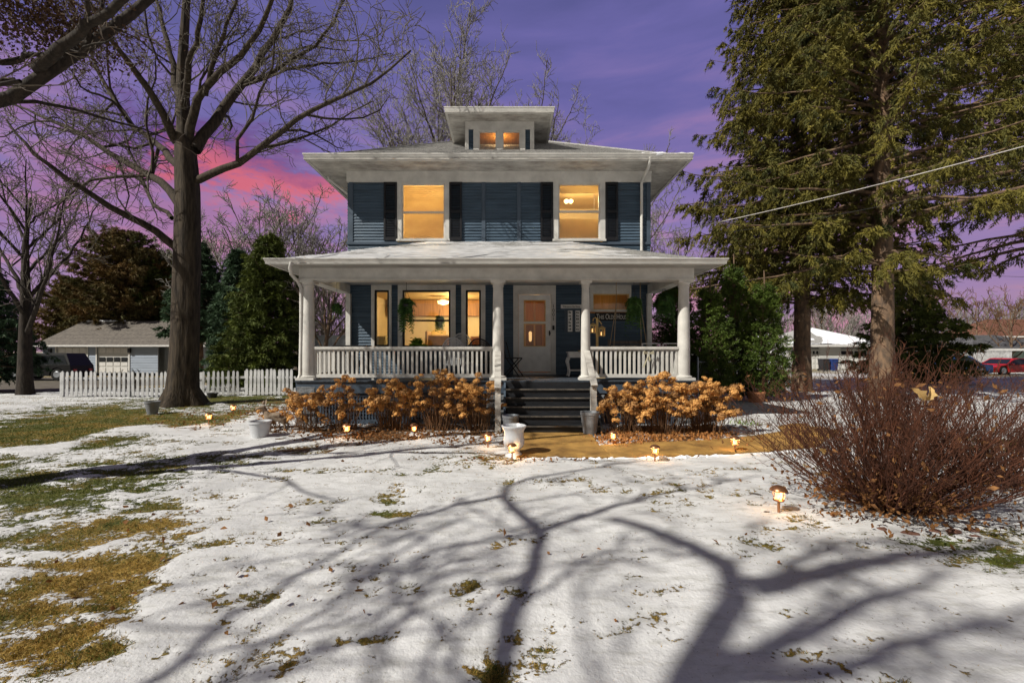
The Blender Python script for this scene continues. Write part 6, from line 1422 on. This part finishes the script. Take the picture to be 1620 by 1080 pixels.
# ---------------------------------------------------------------- vehicles
def car(loc, rot, paint, label, L=4.5, W=1.8, Hh=1.42, suv=False, name='parked_car', low=False):
    t = thing(name, (0, 0, 0), label, 'car'); wr = .33 if not suv else .38; cl = .20 if not suv else .28
    if suv: pr = [(-L/2, .42), (-L/2, .95), (-L/2+.12, 1.08), (-L/2+.5, 1.12), (-L/2+.22, 1.12), (-L/2+1.15, 1.16), (L/2-.1, 1.12), (L/2, .6), (L/2-.05, .35)]
    zb = cl
    hood = .98 if suv else (.72 if low else .82); roofz = Hh
    body = [(-L/2+.05, zb+.05), (-L/2, .55), (-L/2+.05, hood-.12), (-L/2+.35, hood-.02), (-L/2+(1.15 if not suv else 1.2), hood+.04), (L/2-(.75 if not suv else .1), hood+.05), (L/2-.05, hood-.02), (L/2, .55), (L/2-.06, zb+.05)]
    # wheel arches cut into the lower edge
    def arch(cx): return [(cx+(wr+.07)*math.cos(a), wr+(wr+.07)*math.sin(a)) for a in np.linspace(-.25, math.pi+.25, 9)]
    w1_, w2_ = L/2-.88, -L/2+.85
    poly = body+[(w1_+wr+.07, zb)]+arch(w1_)+[(w1_-wr-.07, zb), (w2_+wr+.07, zb)]+arch(w2_)+[(w2_-wr-.07, zb)]
    m = MB().prism_y([(p[0], p[1]) for p in poly], -W/2, W/2); o = m.build('body', paint, t); bv = o.modifiers.new('bevel', 'BEVEL'); bv.width = .035; bv.segments = 2; bv.limit_method = 'ANGLE'
    if suv: cab = [(-L/2+1.15, hood+.03), (-L/2+1.75, roofz-.04), (-L/2+2.2, roofz), (L/2-.45, roofz-.02), (L/2-.08, hood+.03)]
    else: cab = [(-L/2+1.20, hood+.03), (-L/2+1.95, roofz-.03), (-L/2+2.35, roofz), (L/2-1.55, roofz-.02), (L/2-.75, hood+.04)]
    def tap(poly, w0, w1, mt, nm, par):
        mm = MB(); n = len(poly); zmx = max(p[1] for p in poly); zmn = min(p[1] for p in poly)
        hw = [w0+(w1-w0)*(p[1]-zmn)/(zmx-zmn) for p in poly]
        mm.v = [(p[0], -h, p[1]) for p, h in zip(poly, hw)]+[(p[0], h, p[1]) for p, h in zip(poly, hw)]
        mm.f = [tuple(range(n)), tuple(range(2*n-1, n-1, -1))]+[(i, n+i, n+(i+1) % n, (i+1) % n) for i in range(n)]; return mm.build(nm, mt, par)
    c_ = tap(cab, W/2-.04, W/2-.20, paint, 'cabin', t)
    cx_ = sum(p[0] for p in cab)/len(cab); gl = [(cx_+(p[0]-cx_)*.90, hood+.06+(p[1]-hood-.03)*.80) for p in cab]; tap(gl, W/2-.025, W/2-.165, M['carglass'], 'side_window', c_)
    def pl_(i, j, nm):
        a, b = cab[i], cab[j]; zs = [(p[1]-hood)/(roofz-hood) for p in (a, b)]; wv = [W/2-.04-.16*z for z in zs]; nx, nz_ = -(b[1]-a[1]), (b[0]-a[0]); l_ = math.hypot(nx, nz_); nx, nz_ = nx/l_*.008, nz_/l_*.008
        if nm == 'windscreen' and nx > 0: nx, nz_ = -nx, -nz_
        mm = MB(); f = .12; A1 = (a[0]*(1-f)+b[0]*f+nx, a[1]*(1-f)+b[1]*f+abs(nz_)); B1 = (a[0]*f+b[0]*(1-f)+nx, a[1]*f+b[1]*(1-f)+abs(nz_))
        mm.add([(A1[0], -wv[0]+.09, A1[1]), (A1[0], wv[0]-.09, A1[1]), (B1[0], wv[1]-.07, B1[1]), (B1[0], -wv[1]+.07, B1[1])], [(0, 1, 2, 3)]); mm.build(nm, M['carglass'], c_)
    pl_(0, 1, 'windscreen'); pl_(4, 3, 'rear_window')
    for cx2_ in (w1_, w2_):
        for s in (-1, 1):
            m = MB(); n = 20; V = []
            for (rr, yy) in ((wr-.02, -.10), (wr, -.07), (wr, .07), (wr-.02, .10)):
                for j in range(n): a = 2*math.pi*j/n; m.v.append((cx2_+rr*math.cos(a), s*(W/2-.11)+yy, wr+rr*math.sin(a)))
            m.f = [tuple(range(n)), tuple(range(4*n-1, 3*n-1, -1))]+[(i*n+j, i*n+(j+1) % n, (i+1)*n+(j+1) % n, (i+1)*n+j) for i in range(3) for j in range(n)]
            ty = m.build('wheel', M['tyre'], t); m = MB(); 
            for (rr, yy) in ((.21, .101), (.19, .115), (.05, .105)):
                for j in range(n): a = 2*math.pi*j/n; m.v.append((cx2_+rr*math.cos(a), s*(W/2-.11+yy), wr+rr*math.sin(a)))
            m.f = [(i*n+j, i*n+(j+1) % n, (i+1)*n+(j+1) % n, (i+1)*n+j) for i in range(2) for j in range(n)]+[tuple(2*n+j for j in range(n))]; m.build('hubcap', M['silver'], ty)
    for s in (-1, 1):
        MB().box(-L/2-.012, -L/2+.06, s*W/2*.62-.16, s*W/2*.62+.16, .56, .68).build('headlight', M['ceram'], t); MB().box(L/2-.06, L/2+.012, s*W/2*.66-.13, s*W/2*.66+.13, .58, .72).build('tail_light', M['red'], t)
        MB().box(-L/2+1.35, -L/2+1.5, s*(W/2+.09)-.07, s*(W/2+.09)+.07, hood+.02, hood+.14).build('mirror', paint, t)
    t.location = loc; t.rotation_euler.z = R(rot); return t
car((PX(76, 30), 30.0, -.34), 4, M['carblack'], 'black off road vehicle parked beside the picket fence', L=4.4, Hh=1.78, suv=True)
car((PX(-12, 31), 31, -.34), 12, M['silver'], 'silver car partly hidden behind the tree at the left edge', L=4.6, Hh=1.55)
car((PX(1590, 33), 33, -.16), 8, M['red'], 'red sports car parked on the street at the right edge', L=4.5, Hh=1.22, low=True)
car((PX(1502, 31), 31, -.16), 5, M['blue'], 'dark blue car parked behind the twiggy shrub', L=4.5, Hh=1.42)
# ---------------------------------------------------------------- houses across at right
def far_house(px0, px1, pye, pyr, Yh, wallm, roofm, label, gable=False, zb_=-.25, doors=(), wins=(), dep=8, ridge=None, snow=False):
    x0, x1 = PX(px0, Yh), PX(px1, Yh); ze = PZ(pye, Yh); zr = PZ(pyr, Yh+dep/2); t = thing('house', ((x0+x1)/2, Yh, zb_), label, 'house')
    op = [(PX(a, Yh), PX(b, Yh), zb_, PZ(c, Yh)) for a, b, c in doors]+[(PX(a, Yh), PX(b, Yh), PZ(d, Yh), PZ(c, Yh)) for a, b, c, d in wins]
    m = MB(); z = zb_
    while z < ze-.01:
        zt = min(z+.24, ze); segs = [(x0, x1)]
        for (a, b, c, d) in op:
            if c < zt-.01 and d > z+.01:
                ns = []
                for s, e in segs:
                    if b <= s or a >= e: ns.append((s, e)); continue
                    if a > s: ns.append((s, a))
                    if b < e: ns.append((b, e))
                segs = ns
        for s, e in segs: m.hexa([(s, Yh-.03, z), (e, Yh-.03, z), (e, Yh+.15, z), (s, Yh+.15, z), (s, Yh-.005, zt), (e, Yh-.005, zt), (e, Yh+.15, zt), (s, Yh+.15, zt)])
        z = zt
    m.build('wall', wallm, t, kind='stuff'); box('rear_wall', wallm, t, x0+.02, x1-.02, Yh+.3, Yh+dep, zb_, ze-.02)
    for (a, b, c, d) in op[:len(doors)]:
        dr = box('garage_door', M['hwall'], t, a+.005, b-.005, Yh+.05, Yh+.12, c, d-.005); n = 4; w_ = (b-a)/n
        for q in range(n):
            box('door_window', M['carglass'], dr, a+q*w_+.08, a+(q+1)*w_-.08, Yh+.02, Yh+.049, d-.55, d-.2)
            for k in range(3): box('door_panel', M['white'], dr, a+q*w_+.07, a+(q+1)*w_-.07, Yh+.02, Yh+.049, c+.08+k*.55, c+.5+k*.55)
    for (a, b, c, d) in op[len(doors):]:
        wn = MB().box(a, a+.07, Yh-.05, Yh+.1, c, d).box(b-.07, b, Yh-.05, Yh+.1, c, d).box(a+.07, b-.07, Yh-.05, Yh+.1, c, c+.07).box(a+.07, b-.07, Yh-.05, Yh+.1, d-.07, d).build('window', M['white'], t); box('pane', M['carglass'], wn, a+.07, b-.07, Yh+.0, Yh+.03, c+.07, d-.07)
    o_ = .5; A_, B_, C_, D_ = (x0-o_, Yh-o_, ze), (x1+o_, Yh-o_, ze), (x1+o_, Yh+dep+o_, ze), (x0-o_, Yh+dep+o_, ze); ins = 0 if gable else dep/2+o_; ins = min(ins, (x1-x0)/2)
    r1, r2 = (x0-o_+ins, Yh+dep/2, zr), (x1+o_-ins, Yh+dep/2, zr)
    rf = MB().add([A_, B_, C_, D_, r1, r2], [(0, 1, 5, 4), (1, 2, 5), (2, 3, 4, 5), (3, 0, 4), (0, 3, 2, 1)]).build('roof', roofm, t)
    s = MB(); shingle_face(s, A_, B_, r2, r1, 16, .03); s.build('shingles', roofm, rf, kind='stuff')
    box('fascia', M['white'], t, x0-o_, x1+o_, Yh-o_-.04, Yh-o_-.001, ze-.15, ze+.03)
    if snow:
        a_, b_, c_, d_ = [Vector(v) for v in (A_, B_, r2, r1)]; xs = np.linspace(0, 1, 60); ts = np.linspace(.02, .98, 24); X_, T_ = np.meshgrid(xs, ts)
        Pp = np.array([[tuple((a_.lerp(b_, x)).lerp(d_.lerp(c_, x), t_)) for x in xs] for t_ in ts]); n_ = fbm(X_*5+px0, T_*3, 4); h = np.clip((n_-.47+.25*X_-.1)*.6, -.05, .08); Pp[..., 2] += .05+h
        i = (np.arange(23)[:, None]*60+np.arange(59)[None, :]).ravel(); F = np.stack([i, i+1, i+61, i+60], 1); F = F[h.ravel()[F].max(1) > -.02]; nmesh('roof_snow', Pp.reshape(-1, 3), [F], M['snow'], rf)
    return t
far_house(1244, 1392, 546, 520, 44, M['hwall'], M['shingle'], 'low white house with attached garage across the street behind the spruce trunks', doors=[(1274, 1296, 552), (1330, 1372, 552)], wins=[(1250, 1260, 553, 569), (1262, 1270, 553, 566)], snow=True)
far_house(1232, 1258, 540, 527, 56, M['gwall'], M['snow'], 'house with a snow covered roof showing behind the arborvitae')
far_house(1540, 1720, 552, 530, 40, M['green'], M['shingle_dark'], 'sage green house with dark grey hip roof at the right edge', wins=[(1580, 1600, 560, 574)])
far_house(1565, 1760, 532, 505, 58, M['tanwall'], M['brownroof'], 'tan brick house with brown roof behind the green one')
# white vinyl fence along the street at right
t = thing('board_fence', (PX(1418, 37), 37, -.2), 'long white board fence across the street behind the shrub', 'fence')
x = PX(1418, 37)
k = 0
while x < PX(1562, 37):
    box('fence_panel', M['fence'], t, x+.06, x+2.34, 37, 37.05, -.15, PZ(554, 37)-.08)
    for q in range(12): box('board', M['fence'], t, x+.07+q*.19, x+.24+q*.19, 36.97, 36.999, -.12, PZ(554, 37)-.1)
    box('fence_rail', M['fence'], t, x+.06, x+2.34, 36.95, 37.08, PZ(554, 37)-.079, PZ(554, 37)); box('fence_post', M['fence'], t, x-.055, x+.055, 36.94, 37.09, -.2, PZ(554, 37)+.05); x += 2.4
# white far fence left behind the porch end
t = thing('board_fence', (PX(495, 20), 20, 0), 'white panel fence seen through the left end of the porch', 'fence')
x = PX(480, 20)
while x < PX(560, 20):
    box('fence_panel', M['fence'], t, x+.05, x+1.15, 20, 20.04, .0, PZ(533, 20)-.01); box('fence_rail', M['fence'], t, x+.05, x+1.15, 19.96, 20.06, PZ(533, 20)-.009, PZ(530, 20)); box('fence_post', M['fence'], t, x-.045, x+.045, 19.95, 20.05, 0, PZ(529, 20)); x += 1.2
# wheelie bin
def bin_(px, Y_, mt, label):
    x, z = PX(px, Y_), -.2; t = thing('wheelie_bin', (x, Y_, z), label, 'bin')
    MB().hexa([(x-.24, Y_-.27, z+.06), (x+.24, Y_-.27, z+.06), (x+.24, Y_+.27, z+.06), (x-.24, Y_+.27, z+.06), (x-.30, Y_-.36, z+1.0), (x+.30, Y_-.36, z+1.0), (x+.30, Y_+.33, z+1.0), (x-.30, Y_+.33, z+1.0)]).build('body', mt, t)
    MB().hexa([(x-.32, Y_-.39, z+1.005), (x+.32, Y_-.39, z+1.005), (x+.32, Y_+.36, z+1.005), (x-.32, Y_+.36, z+1.005), (x-.27, Y_-.3, z+1.09), (x+.27, Y_-.3, z+1.09), (x+.27, Y_+.36, z+1.09), (x-.27, Y_+.36, z+1.09)]).build('lid', mt, t)
    for s in (-1, 1): MB().tube([(x+s*.27-.03, Y_+.3, z+.1), (x+s*.27+.03, Y_+.3, z+.1)], .1, 12).build('wheel', M['tyre'], t)
bin_(1317, 40, M['binblue'], 'blue wheelie bin in front of the white garage'); bin_(1303, 40, M['darkpot'], 'black wheelie bin left of the blue one')
# overhead service cables
def cable(a, b, sag, r_, label, mt='wire'):
    a, b = Vector(a), Vector(b); P = [a.lerp(b, i/24)-Vector((0, 0, sag*4*(i/24)*(1-i/24))) for i in range(25)]
    o = MB().tube(P, r_, 6).build('overhead_cable', M[mt], None, smooth=True); tag(o, label, 'cable')
cable((WX1+.02, YW+1.5, 4.95), P3(1640, 226, 8.5), .10, .009, 'thick white service cable running from the house wall to the upper right')
cable((WX1+.02, YW+1.55, 4.90), P3(1640, 268, 9.5), .25, .005, 'thin dark cable sagging below the white service cable', 'darkpot')
cable(P3(1420, 140, 13), P3(1660, 165, 13), .0, .008, 'pale cable crossing the upper right spruce branches')
cable(P3(1380, 380, 30), P3(1700, 395, 30), .1, .012, 'thin cable over the street at right, highest of the pair', 'darkpot')
cable(P3(1380, 425, 30), P3(1700, 440, 30), .1, .012, 'thin cable over the street at right, lowest of the pair', 'darkpot')
